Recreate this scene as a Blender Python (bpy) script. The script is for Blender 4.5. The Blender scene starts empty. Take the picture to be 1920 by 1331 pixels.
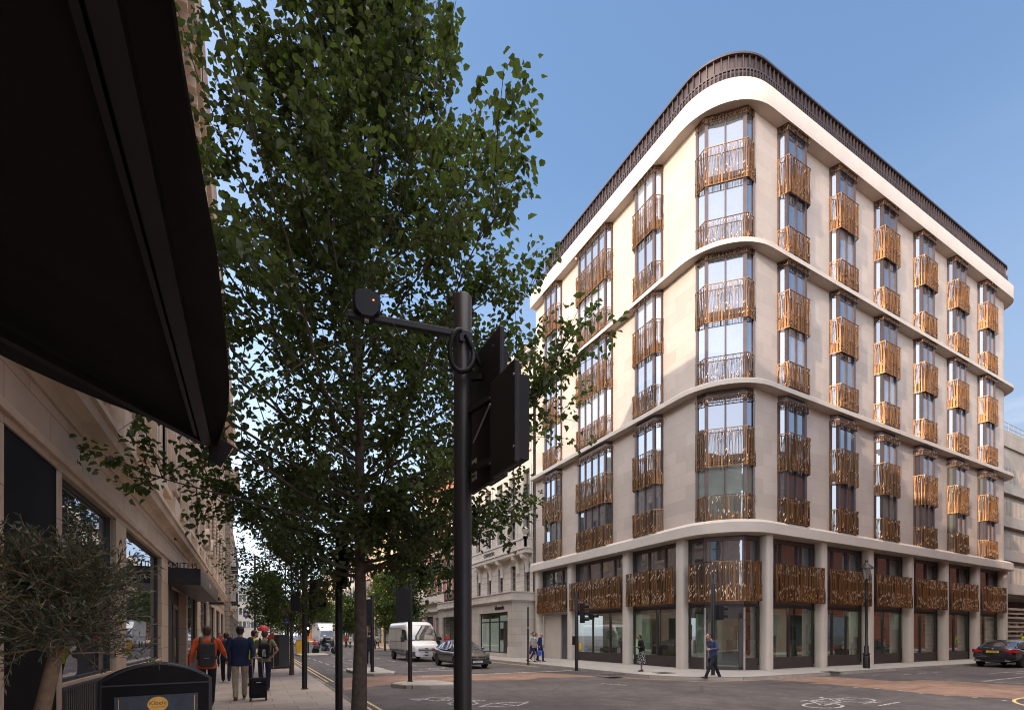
import bpy, math, random
from math import sin, cos, pi, radians, sqrt, atan2, tan
from mathutils import Vector, Matrix

S = bpy.context.scene
COL = S.collection
# ---------------------------------------------------------------- camera, sky, sun, exposure
F, CX, HY, CAMH = 920.0, 960.0, 1190.0, 1.6          # focal length in pixels of the 1920 px photograph, horizon row, eye height
YAW = math.atan2(488.0, F)                           # the street runs along +Y, the cross street along +X
SY, CYW = sin(YAW), cos(YAW)
cam = bpy.data.cameras.new('camera'); co = bpy.data.objects.new('camera', cam); COL.objects.link(co)
co.location = (0, 0, CAMH); co.rotation_euler = (pi / 2, 0, -YAW)
cam.sensor_width = 36; cam.lens = F / 1920 * 36; cam.shift_y = (HY - 665.5) / 1920
cam.clip_start = 0.1; cam.clip_end = 2000
S.camera = co
SUN_AZ, SUN_EL = math.atan2(-.9637, -.267), radians(16.6)
SUN_STRENGTH, SKY_STRENGTH, EXPO = 2.7, .15, .84
w = bpy.data.worlds.new('World'); S.world = w; w.use_nodes = True
nt = w.node_tree; nt.nodes.clear()
out = nt.nodes.new('ShaderNodeOutputWorld'); bg = nt.nodes.new('ShaderNodeBackground'); sky = nt.nodes.new('ShaderNodeTexSky')
sky.sky_type = 'NISHITA'; sky.sun_disc = False; sky.sun_elevation = SUN_EL; sky.sun_rotation = SUN_AZ % (2 * pi)
sky.air_density = 1.0; sky.dust_density = 1.2; sky.ozone_density = 2.2
# a few thin clouds low in the sky
tc = nt.nodes.new('ShaderNodeTexCoord'); mp = nt.nodes.new('ShaderNodeMapping'); mp.inputs['Scale'].default_value = (1, 1, 3.2)
cn = nt.nodes.new('ShaderNodeTexNoise'); cn.inputs['Scale'].default_value = 3.4; cn.inputs['Detail'].default_value = 7
cr = nt.nodes.new('ShaderNodeValToRGB'); cr.color_ramp.elements[0].position = .54; cr.color_ramp.elements[1].position = .86
sep = nt.nodes.new('ShaderNodeSeparateXYZ'); mr = nt.nodes.new('ShaderNodeMapRange')
mr.inputs['From Min'].default_value = .12; mr.inputs['From Max'].default_value = .62; mr.inputs['To Min'].default_value = .6; mr.inputs['To Max'].default_value = .0
mu = nt.nodes.new('ShaderNodeMath'); mu.operation = 'MULTIPLY'
mx = nt.nodes.new('ShaderNodeMix'); mx.data_type = 'RGBA'; mx.inputs[7].default_value = (7.5, 7.3, 7.2, 1)
L = nt.links.new
L(tc.outputs['Generated'], mp.inputs[0]); L(mp.outputs[0], cn.inputs['Vector']); L(cn.outputs[0], cr.inputs[0])
L(tc.outputs['Generated'], sep.inputs[0]); L(sep.outputs['Z'], mr.inputs['Value'])
L(cr.outputs[0], mu.inputs[0]); L(mr.outputs[0], mu.inputs[1]); L(mu.outputs[0], mx.inputs[0])
# sky scaled and a warm glow added sunward as fill; deeper blue opposite
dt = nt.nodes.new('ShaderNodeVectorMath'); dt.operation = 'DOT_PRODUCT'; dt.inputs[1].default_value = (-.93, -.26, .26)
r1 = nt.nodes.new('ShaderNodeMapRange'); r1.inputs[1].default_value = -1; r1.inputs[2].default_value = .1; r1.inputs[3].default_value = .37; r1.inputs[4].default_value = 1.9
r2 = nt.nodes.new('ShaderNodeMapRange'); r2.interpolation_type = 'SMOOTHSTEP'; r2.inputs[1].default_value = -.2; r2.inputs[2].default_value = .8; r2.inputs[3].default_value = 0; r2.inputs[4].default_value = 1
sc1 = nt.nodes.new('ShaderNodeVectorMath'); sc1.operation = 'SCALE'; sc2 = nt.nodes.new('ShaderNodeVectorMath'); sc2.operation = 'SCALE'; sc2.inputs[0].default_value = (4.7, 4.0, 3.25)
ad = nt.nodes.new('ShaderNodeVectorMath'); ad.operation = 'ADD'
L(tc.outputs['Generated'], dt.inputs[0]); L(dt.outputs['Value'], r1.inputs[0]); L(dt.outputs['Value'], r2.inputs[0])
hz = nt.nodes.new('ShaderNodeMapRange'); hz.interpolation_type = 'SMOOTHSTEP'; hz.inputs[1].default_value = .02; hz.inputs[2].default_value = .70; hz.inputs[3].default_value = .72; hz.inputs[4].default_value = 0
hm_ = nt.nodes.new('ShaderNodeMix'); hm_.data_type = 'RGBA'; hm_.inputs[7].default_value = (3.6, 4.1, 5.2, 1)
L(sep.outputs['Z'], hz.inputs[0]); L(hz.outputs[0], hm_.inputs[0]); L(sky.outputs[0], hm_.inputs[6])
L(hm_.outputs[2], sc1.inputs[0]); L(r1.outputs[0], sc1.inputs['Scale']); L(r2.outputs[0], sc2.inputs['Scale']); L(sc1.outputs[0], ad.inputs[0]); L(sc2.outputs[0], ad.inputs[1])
# unseen bright patch added at the zenith to lift the shaded street
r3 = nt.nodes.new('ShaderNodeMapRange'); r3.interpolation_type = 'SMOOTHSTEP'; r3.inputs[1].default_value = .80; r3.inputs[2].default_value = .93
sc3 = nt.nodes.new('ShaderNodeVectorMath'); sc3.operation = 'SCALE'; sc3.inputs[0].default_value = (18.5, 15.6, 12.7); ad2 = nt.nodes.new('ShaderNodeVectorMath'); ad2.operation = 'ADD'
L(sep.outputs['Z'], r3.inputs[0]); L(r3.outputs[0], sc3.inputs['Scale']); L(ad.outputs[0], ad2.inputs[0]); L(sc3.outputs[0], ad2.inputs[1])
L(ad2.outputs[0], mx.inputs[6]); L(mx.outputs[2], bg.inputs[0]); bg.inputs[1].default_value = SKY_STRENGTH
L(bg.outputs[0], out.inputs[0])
sl = bpy.data.lights.new('sun', 'SUN'); so = bpy.data.objects.new('sun', sl); COL.objects.link(so)
sl.energy = SUN_STRENGTH; sl.angle = radians(.53); sl.color = (.86, .67, .53)
TOSUN = Vector((sin(SUN_AZ) * cos(SUN_EL), cos(SUN_AZ) * cos(SUN_EL), sin(SUN_EL)))
so.rotation_euler = TOSUN.to_track_quat('Z', 'Y').to_euler(); so.location = (-30, -10, 40)
vs = S.view_settings; vs.view_transform = 'Standard'; vs.look = 'None'; vs.gamma = 1; vs.exposure = EXPO; vs.use_curve_mapping = False
S.render.engine = 'CYCLES'
S.cycles.use_denoising = True; S.cycles.filter_width = 1.05
S.cycles.max_bounces = 7; S.cycles.diffuse_bounces = 4; S.cycles.glossy_bounces = 3; S.cycles.transmission_bounces = 3; S.cycles.transparent_max_bounces = 8
S.cycles.caustics_reflective = False; S.cycles.caustics_refractive = False

# ---------------------------------------------------------------- geometry of the photograph (where things stand)
def ray(px):
    t = (px - CX) / F
    return SY + CYW * t, CYW - SY * t
def G(px, py, z=0.0):                                # ground point seen at a pixel
    d = (CAMH - z) * F / (py - HY); a, b = ray(px); return a * d, b * d
def D(px, d):                                        # point at depth d
    a, b = ray(px); return a * d, b * d
def onX(px, X): a, b = ray(px); return X * b / a     # Y where the ray meets the plane X
def onY(px, Y): a, b = ray(px); return Y * a / b
def H(d, py): return CAMH + (HY - py) * d / F

# ---------------------------------------------------------------- mesh helper
WORLD = set()                                        # roots whose parts are written in world coordinates
class MB:
    def __init__(s): s.v = []; s.f = []; s.m = []; s.mi = 0
    def add(s, vs, fs):
        o = len(s.v); s.v += [tuple(p) for p in vs]; s.f += [tuple(i + o for i in q) for q in fs]; s.m += [s.mi] * len(fs); return s
    def quad(s, a, b, c, d): return s.add([a, b, c, d], [(0, 1, 2, 3)])
    def box(s, x0, y0, z0, x1, y1, z1):
        if x0 > x1: x0, x1 = x1, x0
        if y0 > y1: y0, y1 = y1, y0
        if z0 > z1: z0, z1 = z1, z0
        return s.add([(x0, y0, z0), (x1, y0, z0), (x1, y1, z0), (x0, y1, z0), (x0, y0, z1), (x1, y0, z1), (x1, y1, z1), (x0, y1, z1)],
              [(3, 2, 1, 0), (4, 5, 6, 7), (0, 1, 5, 4), (1, 2, 6, 5), (2, 3, 7, 6), (3, 0, 4, 7)])
    def obox(s, p0, p1, up, wid, thk):               # bar from p0 to p1, wid along up x dir, thk along up
        p0, p1, up = Vector(p0), Vector(p1), Vector(up); d = (p1 - p0).normalized(); sd = d.cross(up).normalized(); up = sd.cross(d)
        a, b = sd * wid / 2, up * thk / 2
        return s.add([p0 - a - b, p0 + a - b, p0 + a + b, p0 - a + b, p1 - a - b, p1 + a - b, p1 + a + b, p1 - a + b],
              [(3, 2, 1, 0), (4, 5, 6, 7), (0, 1, 5, 4), (1, 2, 6, 5), (2, 3, 7, 6), (3, 0, 4, 7)])
    def prism(s, poly, z0, z1):
        n = len(poly); A = sum(poly[i][0] * poly[(i + 1) % n][1] - poly[(i + 1) % n][0] * poly[i][1] for i in range(n))
        if A < 0: poly = poly[::-1]
        vs = [(x, y, z0) for x, y in poly] + [(x, y, z1) for x, y in poly]
        return s.add(vs, [tuple(range(n))[::-1], tuple(range(n, 2 * n))] + [(i, (i + 1) % n, n + (i + 1) % n, n + i) for i in range(n)])
    def loft(s, rings, caps=True, closed=True):
        n = len(rings[0]); vs = [p for r in rings for p in r]; fs = []
        for k in range(len(rings) - 1):
            for i in range(n if closed else n - 1):
                j = (i + 1) % n; fs.append((k * n + i, k * n + j, (k + 1) * n + j, (k + 1) * n + i))
        if caps: fs += [tuple(range(n))[::-1], tuple(range((len(rings) - 1) * n, len(rings) * n))]
        return s.add(vs, fs)
    def tube(s, pts, r, n=8, caps=True):
        pts = [Vector(p) for p in pts]; rs = r if isinstance(r, (list, tuple)) else [r] * len(pts); rings = []; prev = None
        for i, p in enumerate(pts):
            d = (pts[min(i + 1, len(pts) - 1)] - pts[max(i - 1, 0)]).normalized()
            if prev is None: a = d.orthogonal().normalized()
            else:
                a = prev - d * prev.dot(d); a = a.normalized() if a.length > 1e-6 else d.orthogonal().normalized()
            prev = a; b = d.cross(a)
            rings.append([p + (a * cos(2 * pi * k / n) + b * sin(2 * pi * k / n)) * rs[i] for k in range(n)])
        return s.loft(rings, caps)
    def ball(s, c, r, n=10, m=6):
        r = r if isinstance(r, (list, tuple)) else (r, r, r); rings = []
        for j in range(m + 1):
            a = -pi / 2 + pi * (j + (.12 if j == 0 else -.12 if j == m else 0)) / m
            rings.append([(c[0] + r[0] * cos(a) * cos(2 * pi * k / n), c[1] + r[1] * cos(a) * sin(2 * pi * k / n), c[2] + r[2] * sin(a)) for k in range(n)])
        return s.loft(rings)
    def capsule(s, p0, p1, r0, r1, n=8):
        p0, p1 = Vector(p0), Vector(p1); d = (p1 - p0); d = d.normalized() if d.length > 1e-6 else Vector((0, 0, 1))
        return s.tube([p0 - d * r0 * .95, p0 - d * r0 * .6, p0, p1, p1 + d * r1 * .6, p1 + d * r1 * .95], [r0 * .3, r0 * .8, r0, r1, r1 * .8, r1 * .3], n)
    def lathe(s, prof, c=(0, 0, 0), n=16, axis='z'):
        rings = []
        for r, h in prof:
            ring = []
            for k in range(n):
                a = 2 * pi * k / n
                if axis == 'z': ring.append((c[0] + r * cos(a), c[1] + r * sin(a), c[2] + h))
                elif axis == 'y': ring.append((c[0] + r * cos(a), c[1] + h, c[2] + r * sin(a)))
                else: ring.append((c[0] + h, c[1] + r * cos(a), c[2] + r * sin(a)))
            rings.append(ring)
        return s.loft(rings)
    def build(s, name, mats, parent=None, smooth=None, loc=None, rot=None, bevel=0):
        me = bpy.data.meshes.new(name); me.from_pydata(s.v, [], s.f)
        mats = mats if isinstance(mats, (list, tuple)) else [mats]
        for m in mats: me.materials.append(m)
        if len(mats) > 1: me.polygons.foreach_set('material_index', s.m)
        me.update()
        if smooth is not None:
            me.polygons.foreach_set('use_smooth', [True] * len(me.polygons)); me.set_sharp_from_angle(angle=radians(smooth))
        o = bpy.data.objects.new(name, me); COL.objects.link(o)
        if parent is not None:
            o.parent = parent
            if parent.name in WORLD: o.matrix_parent_inverse = Matrix.Translation(-parent.location)
        if loc is not None: o.location = loc
        if rot is not None: o.rotation_euler = (0, 0, rot) if not isinstance(rot, tuple) else rot
        if bevel:
            b = o.modifiers.new('bevel', 'BEVEL'); b.width = bevel; b.segments = 2; b.limit_method = 'ANGLE'; b.angle_limit = radians(40)
        return o
def inst(o, parent, loc=None, rot=None, mats=None):  # a copy of a part sharing its mesh
    c = o.copy(); COL.objects.link(c); c.parent = parent
    c.matrix_parent_inverse = Matrix.Translation(-parent.location) if parent.name in WORLD else Matrix()
    if loc is not None: c.location = loc
    if rot is not None: c.rotation_euler = (0, 0, rot)
    return c
def tag(o, label, cat, group=None, kind=None):
    if label: o['label'] = label
    if cat: o['category'] = cat
    if group: o['group'] = group
    if kind: o['kind'] = kind
    return o
def thing(name, label, cat, loc=(0, 0, 0), rot=0, group=None):
    o = bpy.data.objects.new(name, None); COL.objects.link(o); o.location = loc; o.rotation_euler = (0, 0, rot)
    o.empty_display_size = .2
    return tag(o, label, cat, group)
def thingW(name, label, cat, loc, group=None):
    o = thing(name, label, cat, loc, 0, group); WORLD.add(o.name); return o
def copy_tree(o, parent=None):
    c = o.copy(); COL.objects.link(c); c.parent = parent
    for ch in list(o.children): copy_tree(ch, c)
    return c

# ---------------------------------------------------------------- materials
def nmat(name):
    m = bpy.data.materials.new(name); m.use_nodes = True; nt = m.node_tree
    return m, nt, nt.nodes['Principled BSDF']
def N(nt, t, **kw):
    n = nt.nodes.new(t)
    for k, v in kw.items(): setattr(n, k, v)
    return n
def mixrgb(nt, fac, a, b, mode='MIX'):
    n = N(nt, 'ShaderNodeMix', data_type='RGBA', blend_type=mode)
    for i, v in ((0, fac), (6, a), (7, b)):
        if hasattr(v, 'is_output'): nt.links.new(v, n.inputs[i])
        else: n.inputs[i].default_value = v if i == 0 else (*v, 1)
    return n.outputs[2]
def noise(nt, vec, scale, detail=4, rough=.55):
    n = N(nt, 'ShaderNodeTexNoise'); n.inputs['Scale'].default_value = scale; n.inputs['Detail'].default_value = detail; n.inputs['Roughness'].default_value = rough
    if vec is not None: nt.links.new(vec, n.inputs['Vector'])
    return n.outputs[0]
def ramp(nt, v, p0, p1):
    n = N(nt, 'ShaderNodeMapRange'); nt.links.new(v, n.inputs[0]); n.inputs[1].default_value = p0; n.inputs[2].default_value = p1; return n.outputs[0]
def bump(nt, b, h, strength, dist=.01):
    n = N(nt, 'ShaderNodeBump'); n.inputs['Strength'].default_value = strength; n.inputs['Distance'].default_value = dist
    nt.links.new(h, n.inputs['Height']); nt.links.new(n.outputs[0], b.inputs['Normal'])
def objco(nt): return N(nt, 'ShaderNodeTexCoord').outputs['Object']
def wpos(nt): return N(nt, 'ShaderNodeNewGeometry').outputs['Position']
def mul(c, k): return tuple(min(1, x * k) for x in c)
def M(name, col, rough=.6, metal=0, var=.18, scale=2.5, bmp=.15, bscale=60, spec=.5, coat=0, world=False):
    m, nt, b = nmat(name); v = wpos(nt) if world else objco(nt)
    f = ramp(nt, noise(nt, v, scale, 5), .3, .7)
    nt.links.new(mixrgb(nt, f, mul(col, 1 - var), mul(col, 1 + var)), b.inputs['Base Color'])
    b.inputs['Roughness'].default_value = rough; b.inputs['Metallic'].default_value = metal; b.inputs['Specular IOR Level'].default_value = spec
    b.inputs['Coat Weight'].default_value = coat; b.inputs['Coat Roughness'].default_value = .04
    if bmp: bump(nt, b, noise(nt, v, bscale, 3), bmp, .004)
    return m
def wallvec(nt):                                      # (x + y, z): unrolls walls that follow either street
    s = N(nt, 'ShaderNodeSeparateXYZ'); nt.links.new(wpos(nt), s.inputs[0])
    a = N(nt, 'ShaderNodeMath', operation='ADD'); nt.links.new(s.outputs[0], a.inputs[0]); nt.links.new(s.outputs[1], a.inputs[1])
    c = N(nt, 'ShaderNodeCombineXYZ'); nt.links.new(a.outputs[0], c.inputs[0]); nt.links.new(s.outputs[2], c.inputs[1]); return c.outputs[0]
def blocks(name, col, mortar, bw, bh, ms=.01, var=.12, rough=.75, bmp=.3, vec='wall', stain=.25, offset=.5, grime=.5, fine=.5):
    m, nt, b = nmat(name); v = wallvec(nt) if vec == 'wall' else wpos(nt)
    t = N(nt, 'ShaderNodeTexBrick', offset=offset); nt.links.new(v, t.inputs['Vector'])
    t.inputs['Color1'].default_value = (*mul(col, 1 - var), 1); t.inputs['Color2'].default_value = (*mul(col, 1 + var), 1); t.inputs['Mortar'].default_value = (*mortar, 1)
    t.inputs['Scale'].default_value = 1; t.inputs['Brick Width'].default_value = bw; t.inputs['Row Height'].default_value = bh; t.inputs['Mortar Size'].default_value = ms
    t.inputs['Mortar Smooth'].default_value = .2; t.inputs['Bias'].default_value = 0
    w2 = wpos(nt)
    st = ramp(nt, noise(nt, w2, grime, 6, .65), .35, .75)
    c = mixrgb(nt, st, (1, 1, 1), (1 - stain, 1 - stain * 1.1, 1 - stain * 1.25))
    c2 = mixrgb(nt, 1.0, t.outputs['Color'], c, 'MULTIPLY')
    fn = ramp(nt, noise(nt, w2, 9, 5, .7), .3, .7)
    c3 = mixrgb(nt, fn, mul((1, 1, 1), 1 - .12 * fine), (1, 1, 1))
    nt.links.new(mixrgb(nt, 1.0, c2, c3, 'MULTIPLY'), b.inputs['Base Color'])
    b.inputs['Roughness'].default_value = rough; b.inputs['Specular IOR Level'].default_value = .3
    if bmp:
        mxn = N(nt, 'ShaderNodeMath', operation='MULTIPLY_ADD'); nt.links.new(t.outputs['Fac'], mxn.inputs[0]); mxn.inputs[1].default_value = -1
        nt.links.new(noise(nt, w2, 30, 4), mxn.inputs[2]); bump(nt, b, mxn.outputs[0], bmp, .008)
    return m
def leafmat(name, c0, c1, trans=.35, gloss=.35):
    m, nt, b = nmat(name)
    g = N(nt, 'ShaderNodeNewGeometry'); rnd = g.outputs['Random Per Island']
    big = ramp(nt, noise(nt, wpos(nt), .55, 3), .35, .65)
    c = mixrgb(nt, rnd, c0, c1); c = mixrgb(nt, big, mul(c0, .75), c)
    nt.links.new(c, b.inputs['Base Color']); b.inputs['Roughness'].default_value = .5; b.inputs['Specular IOR Level'].default_value = gloss
    tr = N(nt, 'ShaderNodeBsdfTranslucent'); mxs = N(nt, 'ShaderNodeMixShader'); mxs.inputs[0].default_value = trans
    tcol = mixrgb(nt, .5, c, (.12, .2, .02)); nt.links.new(tcol, tr.inputs[0])
    o = nt.nodes['Material Output']; nt.links.new(b.outputs[0], mxs.inputs[1]); nt.links.new(tr.outputs[0], mxs.inputs[2]); nt.links.new(mxs.outputs[0], o.inputs[0])
    return m
def panemat(name, tint, refl=.45, rough=.015, wob=.02):  # a closed room or blind behind a reflecting pane
    m, nt, b = nmat(name)
    f = ramp(nt, noise(nt, wpos(nt), .7, 2), .3, .7)
    nt.links.new(mixrgb(nt, f, mul(tint, .75), mul(tint, 1.2)), b.inputs['Base Color']); b.inputs['Roughness'].default_value = .5
    gl = N(nt, 'ShaderNodeBsdfGlossy'); gl.inputs['Roughness'].default_value = rough; gl.inputs['Color'].default_value = (.52, .55, .60, 1)
    lw = N(nt, 'ShaderNodeLayerWeight'); lw.inputs[0].default_value = .35
    mr = N(nt, 'ShaderNodeMapRange'); mr.inputs[3].default_value = refl; mr.inputs[4].default_value = min(1, refl + .45); nt.links.new(lw.outputs['Facing'], mr.inputs[0])
    if wob:
        bn = N(nt, 'ShaderNodeBump'); bn.inputs['Strength'].default_value = wob; bn.inputs['Distance'].default_value = .05
        nt.links.new(noise(nt, wpos(nt), 1.3, 2), bn.inputs['Height']); nt.links.new(bn.outputs[0], gl.inputs['Normal'])
    ms = N(nt, 'ShaderNodeMixShader'); nt.links.new(mr.outputs[0], ms.inputs[0]); nt.links.new(b.outputs[0], ms.inputs[1]); nt.links.new(gl.outputs[0], ms.inputs[2])
    nt.links.new(ms.outputs[0], nt.nodes['Material Output'].inputs[0]); return m
def clearmat(name, tint=(.8, .88, .84), refl=.22):       # shop glass one can look through
    m, nt, b = nmat(name)
    tr = N(nt, 'ShaderNodeBsdfTransparent'); tr.inputs[0].default_value = (*tint, 1)
    gl = N(nt, 'ShaderNodeBsdfGlossy'); gl.inputs['Roughness'].default_value = .01
    lw = N(nt, 'ShaderNodeLayerWeight'); lw.inputs[0].default_value = .3
    mr = N(nt, 'ShaderNodeMapRange'); mr.inputs[3].default_value = refl; mr.inputs[4].default_value = .85; nt.links.new(lw.outputs['Facing'], mr.inputs[0])
    ms = N(nt, 'ShaderNodeMixShader'); nt.links.new(mr.outputs[0], ms.inputs[0]); nt.links.new(tr.outputs[0], ms.inputs[1]); nt.links.new(gl.outputs[0], ms.inputs[2])
    nt.links.new(ms.outputs[0], nt.nodes['Material Output'].inputs[0]); return m
def glowmat(name, col, strength):
    m, nt, b = nmat(name); b.inputs['Base Color'].default_value = (*mul(col, .5), 1); b.inputs['Emission Color'].default_value = (*col, 1); b.inputs['Emission Strength'].default_value = strength; return m

stone = blocks('pale limestone', (.51, .43, .365), (.41, .34, .285), 1.25, .62, .007, .07, .7, .12, stain=.15, grime=.35, fine=.6)
stone_plain = M('smooth limestone', (.51, .445, .38), .7, var=.06, scale=1.2, bmp=.08, world=True)
frame_br = M('mauve bronze frame', (.105, .075, .07), .38, .35, .12, bmp=0)
bronze = None
dark_panel = M('dark brown panel', (.05, .038, .035), .5, .2, .15, bmp=.05)
pane_sky = panemat('window pane', (.13, .14, .15), .44)
pane_blind = panemat('pane with pale blind', (.42, .43, .43), .38)
pane_green = panemat('pane with green curtain', (.16, .22, .19), .36)
pane_dark = panemat('dark window pane', (.035, .04, .045), .34)
pane_old = panemat('sash window pane', (.06, .075, .075), .3, .02, .05)
shopglass = clearmat('shop glass')
black = M('black paint', (.015, .014, .015), .5, 0, .2, bmp=.06, spec=.2)
black_satin = M('black satin metal', (.022, .02, .022), .42, .2, .2, 4, bmp=.05, spec=.3)
zinc = M('dark brown zinc', (.085, .062, .058), .42, .55, .18, 1.2, bmp=.05, world=True)
def bronze_mat(c0, c1):
    m, nt, b = nmat('bronze reeds'); g = N(nt, 'ShaderNodeNewGeometry').outputs['Random Per Island']
    c = mixrgb(nt, g, c0, c1); nt.links.new(c, b.inputs['Base Color'])
    b.inputs['Metallic'].default_value = .6; b.inputs['Roughness'].default_value = .42; return m
bronze = [bronze_mat((.045, .021, .010), (.40, .19, .062)), M('bronze glint facet', (.62, .44, .30), .28, .95, bmp=0)]  # paler facets of the same metal, shaped to show as sky glints
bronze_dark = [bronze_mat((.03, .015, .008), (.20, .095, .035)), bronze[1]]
# ================================================================= the pale corner building
WX, WY, YL, XR = 18.25, 14.4, 30.7, 47.9             # wall planes, far left end, right end
bld = thingW('apartment_building', 'pale stone corner apartment block with bronze reed balconies and rounded ledges', 'building', (WX, WY, 0))
mb = MB(); r = .9
mb.prism([(WX, YL), (WX, 16.2), (20.05, WY)] + [(47 + r * sin(a), 15.3 - r * cos(a)) for a in [i * pi / 12 for i in range(7)]] + [(XR, YL)], 6.3, 26.3)
mb.build('wall', stone, bld)
def P(d, e0=0.0, e1=0.0):                             # path round the building at distance d from the wall
    R = 2.3 + d; cx, cy = 20.55, 16.7; p = []
    for k in range(9): p.append((WX - d, YL + e0 + (cy - YL - e0) * k / 9))
    for k in range(17):
        a = pi + (pi / 2) * k / 16; p.append((cx + R * cos(a), cy + R * sin(a)))
    for k in range(1, 13): p.append((cx + (47 - cx) * k / 12, WY - d))
    for k in range(1, 9):
        a = -pi / 2 + pi / 2 * k / 8; p.append((47 + (r + d) * cos(a), 15.3 + (r + d) * sin(a)))
    p.append((XR + d, 20 + e1)); return p
def band(prof):
    paths = [P(d) for d, z in prof]; m = MB()
    m.loft([[(paths[j][i][0], paths[j][i][1], prof[j][1]) for j in range(len(prof))] for i in range(len(paths[0]))]); return m
BASE = [6.15, 12.7, 18.9]
band([(-.8, 6.15), (.5, 6.15), (.5, 6.6), (.30, 6.76), (-.02, 6.8), (-.8, 6.8)]).build('stone_band', stone_plain, bld, 35)
for zb in BASE[1:]: band([(-.6, zb), (.5, zb), (.5, zb + .2), (.45, zb + .25), (-.6, zb + .29)]).build('ledge', stone_plain, bld, 35)
band([(-.7, 25.15), (.5, 25.15), (.5, 26.05), (.44, 26.14), (.3, 26.17), (.3, 26.38), (.26, 26.42), (-.7, 26.42)]).build('cornice', stone_plain, bld, 35)
def resample(p, step):
    o = []; acc = 0; nxt = 0
    for a, b in zip(p, p[1:]):
        a, b = Vector(a), Vector(b); l = (b - a).length
        while nxt <= acc + l:
            o.append((a + (b - a) * ((nxt - acc) / l), (b - a).normalized())); nxt += step
        acc += l
    return o
m = MB(); p = P(.05)[1:-1]
p = [q for q in p if q[1] < 29.6 and not (q[1] > 16.5 and q[0] > 40)]
m.loft([[(x, y, 26.4), (x, y, 27.62), (x + .06, y + .06, 27.62), (x + .06, y + .06, 26.4)] for x, y in p])
for c, t in resample(p, .3):
    n = Vector((t.y, -t.x)); n = n if n.dot(c - Vector((30, 24))) > 0 else -n
    a = c + n * .06; m.obox((a.x, a.y, 26.9), (a.x, a.y, 27.6), (n.x, n.y, 0), .04, .07)
m.loft([[(x, y, 27.6), (x, y, 27.66), (x + .0, y, 27.66)] for x, y in p]) if False else None
pa_, pb_ = [q for q in P(.19)[1:-1]], [q for q in P(.02)[1:-1]]
ok_ = [i for i, q in enumerate(P(.05)[1:-1]) if q[1] < 29.6 and not (q[1] > 16.5 and q[0] > 40)]
m.loft([[(*pa_[i], 27.56), (*pa_[i], 27.65), (*pb_[i], 27.65), (*pb_[i], 27.56)] for i in ok_])
m.build('roof_screen', zinc, bld)
m = MB(); p = P(.2)[:-1]
for c, t in resample(p, .17): m.obox((c.x, c.y, 26.4), (c.x, c.y, 26.86), (t.y, -t.x, 0), .05, .05)
for z in (26.46, 26.87): m.loft([[(x, y, z - .03), (x, y, z + .03), (x + .05, y + .05, z + .03), (x + .05, y + .05, z - .03)] for x, y in p])
m.build('roof_railing', zinc, bld)
MB().prism([(21, 29), (21, 18), (45, 18), (45, 29)], 26.4, 27.2).build('roof', zinc, bld)

# ---- columns
m = MB(); ring = []
for k in range(28):
    a = 2 * pi * k / 28; ring.append((.25 * (abs(cos(a)) ** .6) * (1 if cos(a) > 0 else -1), .25 * (abs(sin(a)) ** .6) * (1 if sin(a) > 0 else -1)))
m.loft([[(x, y, 0) for x, y in ring], [(x, y, 6.16) for x, y in ring]])
colX = [20.85, 25.1, 29.4, 33.7, 38.05, 42.5, 46.95]; colY = [17.0, 20.85, 26.2, 30.25]
col0 = m.build('column', stone_plain, bld, 50, (WX + .02, colY[0], 0))
for y in colY[1:]: inst(col0, bld, (WX + .02, y, 0))
for x in colX: inst(col0, bld, (x, WY + .02, 0))

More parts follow.
